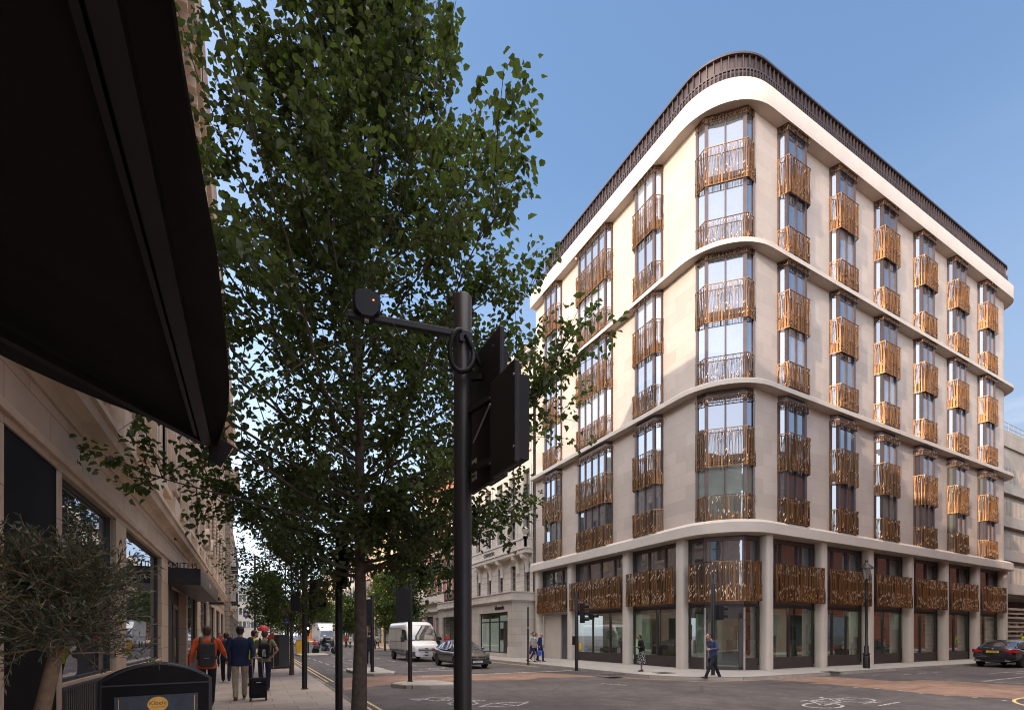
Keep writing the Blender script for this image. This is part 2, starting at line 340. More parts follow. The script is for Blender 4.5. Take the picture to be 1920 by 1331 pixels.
# ---- reed screens: bars that wander and fork, with denser reeds low down and tilted facets added as glints
def screen(path, z0, z1, seed, step=.064, dense=.36, glint=1.0, rail=True, fork=.28):
    rnd = random.Random(seed); mb = MB(); h = z1 - z0
    pts = [Vector(q) for q in path]; segs = []; L_ = 0
    for a, b in zip(pts, pts[1:]): segs.append((L_, a, b)); L_ += (b - a).length
    def at(s):
        s = max(0, min(L_ - 1e-4, s))
        for l0, a, b in reversed(segs):
            if s >= l0:
                t = (b - a).normalized(); return a + t * (s - l0), t, Vector((t.y, -t.x))
    n = max(6, int(L_ / step))
    def strip(s0, za, zb_, wob, wd, end=0, k=5, off=0, thick=.022):
        prev = None; x = 0; rings = []
        for i in range(k + 1):
            f = i / k; x += rnd.uniform(-wob, wob); e = end * max(0, (f - (1 - fork)) / fork) if end else 0
            c, t, nn = at(s0 + x + e); z = za + (zb_ - za) * f; ww = wd * (1 - .35 * f)
            o = nn * (off + rnd.uniform(-.006, .006)); c = c + o
            rings.append([(c.x + t.x * ww / 2 * sx + nn.x * thick / 2 * sn, c.y + t.y * ww / 2 * sx + nn.y * thick / 2 * sn, z) for sx, sn in ((-1, -1), (1, -1), (1, 1), (-1, 1))])
        mb.loft(rings)
    for i in range(n):
        s0 = (i + .5) * L_ / n
        strip(s0, z0, z1, .009, .016, rnd.choice((-1, 1)) * step * .55)
        if rnd.random() < .55 and h > .6: strip(s0, z0 + h * (1 - fork * rnd.uniform(.7, 1.5)), z1, .004, .014, rnd.choice((-1, 1)) * step * .6, 3)
    if dense:
        for i in range(int(n * .9)):
            strip(rnd.uniform(0, L_), z0, z0 + h * dense * rnd.uniform(.75, 1.15), .008, .022, rnd.choice((-1, 0, 1)) * step * .5, 3, .012)
    for i in range(int(n * 1.3 * glint)):
        s0 = rnd.uniform(0, L_); zz = z0 + h * (rnd.uniform(.03, .42) if rnd.random() < .6 else rnd.uniform(.68, .95))
        c, t, nn = at(s0); c = c + nn * .03; l = rnd.uniform(.08, .14); sl_ = rnd.uniform(.015, .045); mb.mi = 1
        a = Vector((c.x, c.y, zz)); b = a + Vector((t.x * sl_, t.y * sl_, l)); tilt = Vector((nn.x * .036, nn.y * .036, 0))
        q = Vector((t.x * .007, t.y * .007, 0))
        mb.add([a - q + tilt, a + q + tilt, b + q, b - q, a - q, a + q, b + q - tilt * .2, b - q - tilt * .2], [(0, 1, 2, 3), (7, 6, 5, 4), (0, 3, 7, 4), (1, 5, 6, 2), (0, 4, 5, 1), (3, 2, 6, 7)])
    mb.mi = 0
    if rail:
        for z in (z0 + .02, z1):
            for l0, a, b in segs: mb.obox((a.x, a.y, z), (b.x, b.y, z), (0, 0, 1), .03, .026)
    return mb
# ---- three-sided bay windows (local: x along the wall, -y outwards)
PR = .30
def bay_path(w, dx, o): return [(-.04, -.01), (dx - .10, -PR - o), (w - dx + .10, -PR - o), (w + .04, -.01)]
def bay_frame(w, dx, h, nf):
    m = MB(); q = [(0, 0), (dx, -PR), (w - dx, -PR), (w, 0)]
    for a, b, n in ((q[0], q[1], 1), (q[1], q[2], nf), (q[2], q[3], 1)):
        for z, t in ((.05, .1), (h - .05, .1)): m.obox((*a, z), (*b, z), (0, 0, 1), .09, t)
        for k in range(1, n): x = a[0] + (b[0] - a[0]) * k / n; m.box(x - .035, -PR - .035, .1, x + .035, -PR + .035, h - .1)
    for x, y in q[1:3]: m.box(x - .075, y - .05, 0, x + .075, y + .07, h)
    m.box(-.02, -.09, 0, .06, .02, h); m.box(w - .06, -.09, 0, w + .02, .02, h)
    m.prism([(0, .02), (dx, -PR + .02), (w - dx, -PR + .02), (w, .02)], h - .02, h + .3)
    return m
def bay_pane(w, dx, h):
    m = MB(); q = [(.03, -.01), (dx, -PR + .025), (w - dx, -PR + .025), (w - .03, -.01)]
    for a, b in zip(q, q[1:]): m.quad((*a, .08), (*b, .08), (*b, h - .08), (*a, h - .08))
    return m
rng = random.Random(5)
PANES = {}
def bay_set(w, dx, nf, seed, places):                 # places: (x, y, rot); three storey pairs each
    fr = bay_frame(w, dx, 3.0, nf).build('window', frame_br, bld)
    pn = {k: bay_pane(w, dx, 3.0).build('pane', mt, fr) for k, mt in (('s', pane_sky), ('b', pane_blind), ('g', pane_green), ('d', pane_dark))}
    lo = [screen(bay_path(w, dx, .17), 0, 1.15, seed + i, dense=.30, glint=.7).build('balcony_screen', bronze, bld) for i in (0, 1)]
    up = [screen(bay_path(w, dx, .19), 0, 1.72, seed + 10 + i, dense=.40, glint=.9).build('balcony_screen', bronze, bld) for i in (0, 1)]
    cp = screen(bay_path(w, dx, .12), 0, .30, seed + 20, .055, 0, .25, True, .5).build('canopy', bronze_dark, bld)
    for (x, y, rot) in places:
        for k, zb in enumerate(BASE):
            zlo = zb + (.6 if k == 0 else .3)
            for lvl, z in ((0, zb + .3), (1, zb + 3.25)):
                f = inst(fr, bld, (x, y, z), rot)
                pick = rng.random(); hi = k >= 1
                kind = ('s' if pick < .72 else 'b' if pick < .9 else 'd') if hi else ('g' if pick < .42 else 'd' if pick < .75 else 's')
                pane = inst(pn[kind], f, (0, 0, 0), 0)
            inst(lo[rng.randrange(2)], bld, (x, y, zlo), rot)
            inst(up[rng.randrange(2)], bld, (x, y, zb + 3.02), rot)
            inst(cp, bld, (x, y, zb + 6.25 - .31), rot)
    for o in list(pn.values()) + lo + up + [cp, fr]: bpy.data.objects.remove(o)
bay_set(1.86, .24, 2, 100, [(x - .08, WY - .004, 0) for x in (21.73, 25.9, 30.07, 34.4, 38.6, 42.97)])
L90 = -pi / 2
bay_set(1.9, .30, 2, 200, [(WX - .004, y, L90) for y in (20.12, 29.2)])
bay_set(3.15, .30, 4, 300, [(WX - .004, 25.25, L90)])
bay_set(2.45, .42, 2, 400, [(18.285 - .003, 16.165 - .003, -pi / 4)])
# thin reed screens on the far right return wall
m = MB()
sc = screen([(0, 0), (1.6, 0)], 0, 1.7, 77).build('balcony_screen', bronze, bld, None, (XR + .42, 16.2, 21.9), pi / 2)
for z in (19.2, 15.72, 13.0, 9.2, 6.8, 3.2): inst(sc, bld, (XR + .42, 16.2, z), pi / 2)
wn = MB().box(0, 0, 0, 1.6, .3, 19).build('window', frame_br, bld, None, (XR + .3, 16.2, 6.3), pi / 2)
inst(wn, bld, (XR + .1, 16.1, 0), pi / 2).scale = (1, 1, .32)

# ---- ground and first floor
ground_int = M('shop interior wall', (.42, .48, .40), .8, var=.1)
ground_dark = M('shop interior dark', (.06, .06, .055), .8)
def L1(p, q, n, z0=3.28, z1=6.16):
    p, q = Vector(p), Vector(q); l = (q - p).length; a = atan2(q.y - p.y, q.x - p.x)
    m = MB()
    for k in range(n + 1): x = l * k / n; m.box(x - .05, -.06, z0, x + .05, .06, z1)
    m.box(0, -.055, z0, l, .055, z0 + .12); m.box(0, -.055, z1 - .22, l, .055, z1); m.box(0, -.02, 3.04, l, .3, 3.28)
    f = m.build('window', frame_br, bld, None, (p.x, p.y, 0), a)
    MB().quad((0, .012, z0 + .1), (l, .012, z0 + .1), (l, .012, z1 - .2), (0, .012, z1 - .2)).build('pane', pane_dark, f)
def shop(p, q, n=2, sill=.55, door=None):
    p, q = Vector(p), Vector(q); l = (q - p).length; a = atan2(q.y - p.y, q.x - p.x); m = MB()
    if door is None: m.box(0, -.05, 0, l, .1, sill)
    for x in [l * k / n for k in range(n + 1)]: m.box(x - .04, -.05, sill if door is None else 0, x + .04, .05, 2.9)
    m.box(0, -.05, 2.9, l, .05, 3.04)
    for k in range(3): m.box(0, -.075, 2.92 + k * .045, l, -.05, 2.94 + k * .045)
    f = m.build('shopfront', dark_panel, bld, None, (p.x, p.y, 0), a)
    MB().quad((.03, .01, sill if door is None else .05), (l - .03, .01, sill if door is None else .05), (l - .03, .01, 2.92), (.03, .01, 2.92)).build('pane', shopglass, f)
    return f, l
GY, GX = WY + .32, WX + .32
xs = colX
scr4 = None
for i in range(6):
    a, b = xs[i] + .2, xs[i + 1] - .2
    L1((a, GY), (b, GY), 3); shop((a, GY), (b, GY), 2 if i != 1 else 3)
    if scr4 is None:
        w4 = b - a - .06
        scr4 = [screen([(0, 0), (w4, 0)], 3.12, 4.86, 500 + k, .05, .40, 1.5).build('balcony_screen', bronze, bld, None, (a + .03, WY - .32, 0)) for k in range(2)]
        bpy.data.objects.remove(scr4[1]) if False else None
        scr4[1].location.x = xs[1] + .23
    elif i > 1: inst(scr4[i % 2], bld, (a + .03, WY - .32, 0))
L1((46.95 + .2, GY), (XR - .1, GY), 1)
ys = colY
for i in range(3):
    a, b = ys[i] + .2, ys[i + 1] - .2
    L1((GX, b), (GX, a), (3, 4, 3)[i])
    screen([(0, 0), (b - a - .04, 0)], 3.12, 4.86, 600 + i, .05, .40, 1.5).build('balcony_screen', bronze, bld, None, (WX - .32, b - .02, 0), L90)
    if i < 2: shop((GX, b), (GX, a), (2, 3)[i])
# side entrance in the last bay: stone reveal and a grey glazed door
m = MB(); m.box(GX - .02, 27.9, 0, GX + .3, 30.05, 3.0); m.build('entrance_wall', stone_plain, bld)
m = MB(); m.box(GX - .15, 26.4, 2.98, GX + .3, 30.05, 3.3); m.build('entrance_lintel', M('grey lintel', (.22, .2, .19), .5), bld)
dgrey = M('grey door leaf', (.09, .088, .085), .35)
for k in range(2):
    d = MB().box(GX + .1, 26.45 + k * .73, .02, GX + .16, 27.16 + k * .73, 2.96).build('door', dgrey, bld)
    MB().box(GX + .04, 26.5 + k * 1.18, .9, GX + .1, 26.56 + k * 1.18, 1.5).build('handle', M('steel', (.6, .6, .6), .25, 1, bmp=0), d)
MB().box(GX - .035, 28.5, .75, GX - .02, 29.1, 1.5).build('access_panel', stone_plain, bld)
# corner
q0, q1, q2, q3 = (18.55, 16.78), (18.66, 15.98), (19.83, 14.81), (20.62, 14.7)
for a, b in ((q0, q1), (q2, q3)): shop(a, b, 1); L1(a, b, 1)
L1(q1, q2, 2)
f, l = shop(q1, q2, 1, door=1)
dm = MB()
for x0, x1 in ((.03, .12), (.44, .52), (l - .22, l - .03)): dm.box(x0, -.045, .03, x1, .045, 2.6)
dm.box(.03, -.045, 2.35, l - .03, .045, 2.9); dm.box(.03, -.045, 0, l - .03, .045, .16)
dr = dm.build('door', dark_panel, bld, None, (q1[0], q1[1], 0), atan2(q2[1] - q1[1], q2[0] - q1[0]))
MB().tube([(l - .3, -.1, .95), (l - .3, -.1, 1.75)], .016).build('handle', M('brushed steel', (.6, .6, .62), .3, 1, bmp=0), dr)
pst = M('pale door post', (.42, .38, .36), .5)
for q in (q1, q2): MB().box(q[0] - .06, q[1] - .06, 0, q[0] + .02, q[1] + .02, 2.86).build('door_post', pst, bld)
pc = [(20.45 - 2.45 * cos(a), 16.6 - 2.45 * sin(a)) for a in [radians(5 + 79 * k / 12) for k in range(13)]]
screen(pc, 3.12, 4.9, 700, .05, .42, 1.3).build('balcony_screen', bronze, bld)
# behind the glass
m = MB()
m.prism([(18.8, 30), (18.8, 16.4), (20.1, 15.0), (47.5, 15.0), (47.5, 30)], .004, .02)
m.box(25.5, 20.6, 0, 47, 20.8, 3.1); m.box(23.8, 22, 0, 24, 30, 3.1)
for x in (24.0, 27.9, 31.4, 37.0): m.box(x, 16.6, 0, x + 1.7, 16.75, 3.0)
m.box(20.6, 18.1, 0, 22.4, 18.25, 2.7); m.box(21.0, 22.0, 0, 21.15, 25.5, 2.8)
m.build('interior_wall', ground_int, bld)
m = MB(); ri = random.Random(8)
for i in range(6):
    x0 = xs[i] + .6
    m.box(x0 + .2, 15.6, .75, x0 + 1.9, 16.2, .8); m.box(x0 + .3, 15.7, 0, x0 + .36, 16.1, .75); m.box(x0 + 1.7, 15.7, 0, x0 + 1.76, 16.1, .75)
    m.box(x0 + .5, 15.8, .8, x0 + .9, 15.84, 1.15); m.box(x0 + 2.3, 16.3, 0, x0 + 2.9, 16.9, 1.4 + ri.random() * .8)
    for k in range(4): m.box(x0 + .2 + k * .7, 20.5, .5 + k % 2 * .8, x0 + .7 + k * .7, 20.6, 1.3 + k % 2 * .9)
for y in (18.6, 22.6, 24.0): m.box(19.6, y, 0, 20.2, y + 1.0, .8); m.box(19.7, y + .3, .8, 19.75, y + .7, 1.2)
for k in range(9): m.box(41.5, 16.9, .3 + k * .3, 44.6, 16.94, .34 + k * .3)
m.box(41.5, 16.9, 0, 41.56, 16.96, 2.9); m.box(44.5, 16.9, 0, 44.56, 16.96, 2.9)
m.build('interior_furniture', M('mixed furniture', (.16, .12, .09), .6, var=.7, scale=.6, bmp=0), bld)
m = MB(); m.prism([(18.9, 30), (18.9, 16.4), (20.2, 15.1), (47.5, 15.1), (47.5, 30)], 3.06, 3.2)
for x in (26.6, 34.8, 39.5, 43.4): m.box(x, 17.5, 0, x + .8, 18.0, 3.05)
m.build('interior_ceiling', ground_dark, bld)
m = MB()
for i in range(6): m.box(xs[i] + 1.0, GY + .2, 2.98, xs[i + 1] - 1.0, GY + .3, 3.03)
for y0_, y1_ in ((17.6, 20.4), (21.4, 25.6)): m.box(GX + .2, y0_ + .4, 2.98, GX + .3, y1_ - .4, 3.03)
m.build('interior_light', glowmat('shop lamp', (.95, 1, .85), 9), bld)
MB().box(20.0, 21.9, .2, 20.06, 23.3, 1.35).build('display_board', glowmat('pale green board with glow', (.45, .75, .5), .25), bld)  # the board is no lamp; a faint glow is added to its colour
# ================================================================= ground, streets, pavements, markings
RZ = -.12
def asphalt(name, col, warm=0):
    m, nt, b = nmat(name); v = wpos(nt)
    big = ramp(nt, noise(nt, v, .35, 6, .7), .35, .68); fine = ramp(nt, noise(nt, v, 55, 3, .8), .32, .68); mid = ramp(nt, noise(nt, v, 2.2, 5, .7), .4, .62)
    c = mixrgb(nt, big, mul(col, .68), mul(col, 1.25)); c = mixrgb(nt, 1.0, c, mixrgb(nt, fine, (.62, .62, .62), (1.3, 1.28, 1.26)), 'MULTIPLY')
    c = mixrgb(nt, 1.0, c, mixrgb(nt, mid, (.78, .78, .79), (1.1, 1.09, 1.08)), 'MULTIPLY')
    cr_ = N(nt, 'ShaderNodeTexVoronoi', feature='DISTANCE_TO_EDGE'); cr_.inputs['Scale'].default_value = .28; nt.links.new(v, cr_.inputs['Vector'])
    ck = ramp(nt, cr_.outputs[0], .0, .009); c = mixrgb(nt, ck, mul(col, .5), c)
    nt.links.new(c, b.inputs['Base Color']); b.inputs['Roughness'].default_value = .78; b.inputs['Specular IOR Level'].default_value = .35
    bump(nt, b, noise(nt, v, 70, 3, .8), .6, .006); return m
asph = asphalt('asphalt', (.092, .08, .077)); asph2 = asphalt('older asphalt', (.08, .07, .069)); brownroad = asphalt('buff surfacing', (.25, .155, .11))
slabs = blocks('pavement slabs', (.42, .365, .33), (.19, .155, .135), .9, .6, .008, .09, .75, .25, 'pos', .18, .5, .8, 1.2)
slabs_r = blocks('grey pavement slabs', (.36, .335, .305), (.19, .17, .155), .75, .6, .007, .08, .75, .25, 'pos', .15, .5, .8, 1.2)
kerbm = blocks('kerb stone', (.42, .385, .35), (.18, .16, .14), .9, 5, .008, .1, .75, .25, 'wall', .25, .5, 1.2, 1.2)
def st(o): o['kind'] = 'structure'; return o
g = MB(); g.quad((-300, -150, RZ), (500, -150, RZ), (500, 900, RZ), (-300, 900, RZ)); st(g.build('ground', asph))
KX = 2.2
m = MB(); m.box(-2.3, -40, RZ - .1, KX - .14, 300, 0); st(m.build('pavement', slabs))
m = MB(); m.box(KX - .14, -40, RZ - .1, KX, 300, .003); st(m.build('kerb', kerbm, bevel=.015))
def arc(cx, cy, r, a0, a1, n=12): return [(cx + r * cos(radians(a0 + (a1 - a0) * k / n)), cy + r * sin(radians(a0 + (a1 - a0) * k / n))) for k in range(n + 1)]
edge = [(13.9, 300)] + arc(17.4, 15.7, 3.5, 180, 270) + [(70, 12.2)]
inner = [(14.05, 300)] + arc(17.4, 15.7, 3.35, 180, 270) + [(70, 12.35)]
st(MB().prism(inner + [(70, 30), (30, 30), (30, 300)], RZ - .1, 0).build('pavement', slabs_r))
m = MB()
m.loft([[(a[0], a[1], RZ - .1), (a[0], a[1], .003), (b[0], b[1], .003), (b[0], b[1], RZ - .1)] for a, b in zip(edge, inner)]); st(m.build('kerb', kerbm))
e2 = [(16.0, -60)] + arc(18.4, 2.4, 2.4, 180, 90) + [(90, 4.8)]; i2 = [(16.15, -60)] + arc(18.4, 2.4, 2.25, 180, 90) + [(90, 4.65)]
st(MB().prism(i2 + [(90, -60)], RZ - .1, 0).build('pavement', slabs_r))
m = MB(); m.loft([[(a[0], a[1], RZ - .1), (a[0], a[1], .003), (b[0], b[1], .003), (b[0], b[1], RZ - .1)] for a, b in zip(e2, i2)]); st(m.build('kerb', kerbm))
def pxquads(name, mat, lists, z):
    m = MB()
    for l in lists:
        p = [(*G(x, y, RZ), z) for x, y in l]; m.add(p, [tuple(range(len(p)))])
    return st(m.build(name, mat))
pxquads('road', brownroad, [[(632, 1271), (800, 1263), (1000, 1259.5), (1135, 1268), (1010, 1270.5), (985, 1274.5), (890, 1275), (730, 1283), (646, 1293)]], RZ + .004)
pxquads('road', brownroad, [[(1100, 1266), (1330, 1277), (1520, 1268), (1637, 1271), (1780, 1276.5), (1925, 1285), (1925, 1310.5), (1765, 1303), (1567, 1283), (1400, 1276.5), (1330, 1279), (1150, 1270.5)]], RZ + .004)
pxquads('road', asph2, [[(1680, 1277), (1760, 1273), (1840, 1271), (1925, 1268), (1925, 1262), (1790, 1259), (1560, 1268)], [(1390, 1277.5), (1440, 1274), (1545, 1279.5), (1480, 1282)], [(700, 1262), (1090, 1259), (960, 1262), (760, 1266)]], RZ + .006)
def worn(name, col, thr=.42):
    m, nt, b = nmat(name); v = wpos(nt); nt.links.new(mixrgb(nt, ramp(nt, noise(nt, v, 6, 4), .3, .7), mul(col, .8), col), b.inputs['Base Color']); b.inputs['Roughness'].default_value = .7
    tr = N(nt, 'ShaderNodeBsdfTransparent'); ms = N(nt, 'ShaderNodeMixShader'); f = ramp(nt, noise(nt, v, 22, 5, .75), thr - .05, thr + .05)
    nt.links.new(f, ms.inputs[0]); nt.links.new(tr.outputs[0], ms.inputs[1]); nt.links.new(b.outputs[0], ms.inputs[2]); nt.links.new(ms.outputs[0], nt.nodes['Material Output'].inputs[0]); return m
white = worn('worn white road paint', (.50, .48, .455), .47); yellow = worn('worn yellow road paint', (.66, .52, .22), .38)
def lines(name, mat, segs, wd, z=RZ + .009):          # flat bands along ground polylines
    m = MB()
    for s in segs:
        for a, b in zip(s, s[1:]):
            a, b = Vector(a), Vector(b); d = (b - a).normalized(); n = Vector((-d.y, d.x)) * wd / 2
            m.add([(*(a - n), z), (*(b - n), z), (*(b + n), z), (*(a + n), z)], [(0, 1, 2, 3)])
    return st(m.build(name, mat))
lines('road_marking', yellow, [[(2.42, -20), (2.42, 13.9)], [(2.62, -20), (2.62, 13.9)], [(2.45, 18.9), (2.45, 43)], [(2.65, 18.9), (2.65, 43)],
      [(13.66, 22.5), (13.66, 80)], [(13.46, 22.5), (13.46, 80)]] + [arc(18.4, 2.4, r_, 180, 92, 10) + [(60, 2.4 + r_)] for r_ in (2.66, 2.9)] + [[(16 - .26, -30), (16 - .26, 2.4)], [(16 - .5, -30), (16 - .5, 2.4)]], .075)
dash = []
for y in (21.5, 24.2, 27, 29.8, 32.6, 35.4, 38.2): dash.append([(4.1 - (y - 21.5) * .02, y), (4.1 - (y - 21.5) * .02, y + 1.6)])
for y in range(25, 46, 4): dash.append([(5.9, y), (5.9, y + 2.0)])
for y in range(46, 150, 6): dash.append([(8.0, y), (8.0, y + 2.5)])
for y in (27, 31.5, 36): dash.append([(8.2, y), (8.2, y + 1.8)])
lines('road_marking', white, dash, .12)
lines('road_marking', white, [[(6.2, 19.6), (13.7, 19.6)], [(6.6, 22.6), (9, 22.6)]], .22)
lines('road_marking', white, [[(4.25, 25 + k * 1.3), (5.75, 26.2 + k * 1.3)] for k in range(8)], .1)
lines('road_marking', white, [[G(a, b, RZ), G(c, d, RZ)] for a, b, c, d in ((1842, 1277, 1925, 1268), (1842, 1277, 1925, 1282), (1636, 1265.5, 1652, 1264.5), (1694, 1264, 1708, 1263), (1722, 1262, 1737, 1261), (1750, 1260, 1766, 1259), (1127, 1281, 1176, 1284.5), (1855, 1262, 1925, 1258), (1905, 1262.5, 1925, 1261))], .1)
lines('road_marking', white, [[G(a, b, RZ), G(a + 8, b + .8, RZ)] for a, b in ((1600, 1288), (1640, 1290), (1684, 1294), (1722, 1299), (1770, 1303), (1823, 1307), (1880, 1313))], .14)
def bike(cx, cy, rot, s=1.0, sx=1.0):
    segs = []
    for ox in (-.55, .55): segs.append([(ox * sx + .34 * sx * cos(2 * pi * k / 16), .34 * sin(2 * pi * k / 16)) for k in range(17)])
    segs += [[(-.55 * sx, 0), (-.2 * sx, .5), (.38 * sx, .5), (0, 0), (-.55 * sx, 0)], [(0, 0), (-.25 * sx, .62)], [(-.36 * sx, .62), (-.14 * sx, .62)], [(.55 * sx, 0), (.35 * sx, .68), (.5 * sx, .7)]]
    c, sn = cos(rot), sin(rot)
    return [[(cx + s * (x * c - y * sn), cy + s * (x * sn + y * c)) for x, y in g_] for g_ in segs]
def arrow(a, b): a, b = Vector(a), Vector(b); d = (b - a).normalized(); n = Vector((-d.y, d.x)); return [[a, b], [b - d * .5 + n * .22, b, b - d * .5 - n * .22]]
sg = []
x0, y0 = G(845, 1314, RZ); sg += bike(x0, y0, -pi / 2 - YAW * 0 + .2, 1.05)
x0, y0 = G(950, 1320, RZ); sg += [[(x0 - .8, y0 - .1), (x0 - .2, y0 + .35), (x0 + .7, y0 + .1), (x0 + .1, y0 - .35), (x0 - .8, y0 - .1)], [(x0 - .2, y0 + .35), (x0 + .1, y0 - .35)]]
sg += arrow(G(812, 1312.5, RZ), G(766, 1310, RZ))
x0, y0 = G(1575, 1317, RZ); sg += bike(x0, y0, .1, 1.1, 1.5)
x0, y0 = G(1655, 1318, RZ); sg += [[(x0 - .6, y0 - .2), (x0 + .6, y0 - .1)], [(x0 - .5, y0 + .2), (x0 + .2, y0 + .15)]]
x0, y0 = G(830, 1253, RZ); sg += bike(x0, y0, .3, 1.2, 1.3)
lines('road_marking', white, sg, .075)
# manholes
mh = M('cast iron cover', (.05, .045, .045), .55, .4, .2, 8, bmp=.4, bscale=25)
for px, py, z in ((1245, 1261, 0), (1560, 1259, 0), (1150, 1264, 0)):
    x, y = G(px, py); MB().box(-.38, -.3, 0, .38, .3, .012).build('manhole_cover', mh, None, None, (x, y, z))
    o = bpy.context.scene.objects[-1] if False else None
for o in [o for o in COL.objects if o.name.startswith('manhole')]: st(o)
# traffic islands
def island(poly, label):
    m = MB(); m.prism(poly, RZ - .05, .012); o = m.build('traffic_island', [kerbm], bevel=.03); st(o)
    cx = sum(p[0] for p in poly) / len(poly); cy = sum(p[1] for p in poly) / len(poly)
    st(MB().prism([(cx + (x - cx) * .82, cy + (y - cy) * .88) for x, y in poly], 0, .017).build('island_paving', slabs_r))
island([(4.05, 16.2), (4.35, 15.4), (5.0, 14.95), (5.85, 14.9), (6.0, 15.5), (5.75, 16.6), (4.8, 16.9)], '')
island([(3.9, 23.6), (4.1, 21.3), (4.5, 20.75), (5.3, 20.65), (5.55, 21.2), (5.45, 24.7), (4.0, 24.6)], '')
island([(3.3, 46.5), (3.35, 42.5), (4.0, 42.0), (5.6, 42.2), (5.7, 46.5)], '')
# tactile paving by the crossing
m = MB()
for i in range(14):
    x, y = 1.2 + .07 * i, 17.2
    m.box(x, y, 0, x + .035, y + 2.2, .006)
st(m.build('tactile_paving', slabs))

# ================================================================= facades
def wall_open(mb, u0, u1, z0, z1, ops, dep, fn):
    us = sorted({u0, u1, *[o[0] for o in ops], *[o[1] for o in ops]}); zs = sorted({z0, z1, *[o[2] for o in ops], *[o[3] for o in ops]})
    for a, b in zip(us, us[1:]):
        for c, d in zip(zs, zs[1:]):
            um, zm = (a + b) / 2, (c + d) / 2
            if any(o[0] < um < o[1] and o[2] < zm < o[3] for o in ops): continue
            mb.quad(fn(a, c, 0), fn(b, c, 0), fn(b, d, 0), fn(a, d, 0))
    for a, b, c, d in ops:
        for (p, q) in (((a, c), (b, c)), ((b, c), (b, d)), ((b, d), (a, d)), ((a, d), (a, c))):
            mb.quad(fn(*p, 0), fn(*q, 0), fn(*q, dep), fn(*p, dep))
def sash(w, h, mat_f, mat_p, nx=1, nz=2, t=.06):
    m = MB()
    for k in range(nx + 1): x = w * k / nx; m.box(max(0, x - t / 2), -.03, 0, min(w, x + t / 2) , .03, h)
    for k in range(nz + 1): z = h * k / nz; m.box(0, -.035, max(0, z - t / 2), w, .035, min(h, z + t / 2))
    m.box(0, -.034, 0, t, .034, h); m.box(w - t, -.034, 0, w, .034, h)
    f = m.build('window', mat_f)
    MB().quad((.02, .005, .02), (w - .02, .005, .02), (w - .02, .005, h - .02), (.02, .005, h - .02)).build('pane', mat_p, f); return f
def put(proto, parent, loc, rot):
    c = inst(proto, parent, loc, rot)
    for ch in proto.children: inst(ch, c, (0, 0, 0), 0)
    return c
def drop(o):
    for ch in list(o.children): bpy.data.objects.remove(ch)
    bpy.data.objects.remove(o)
whitef = M('cream window frame', (.5, .47, .42), .5, bmp=0); darkf = M('dark window frame', (.03, .028, .028), .45, bmp=0)
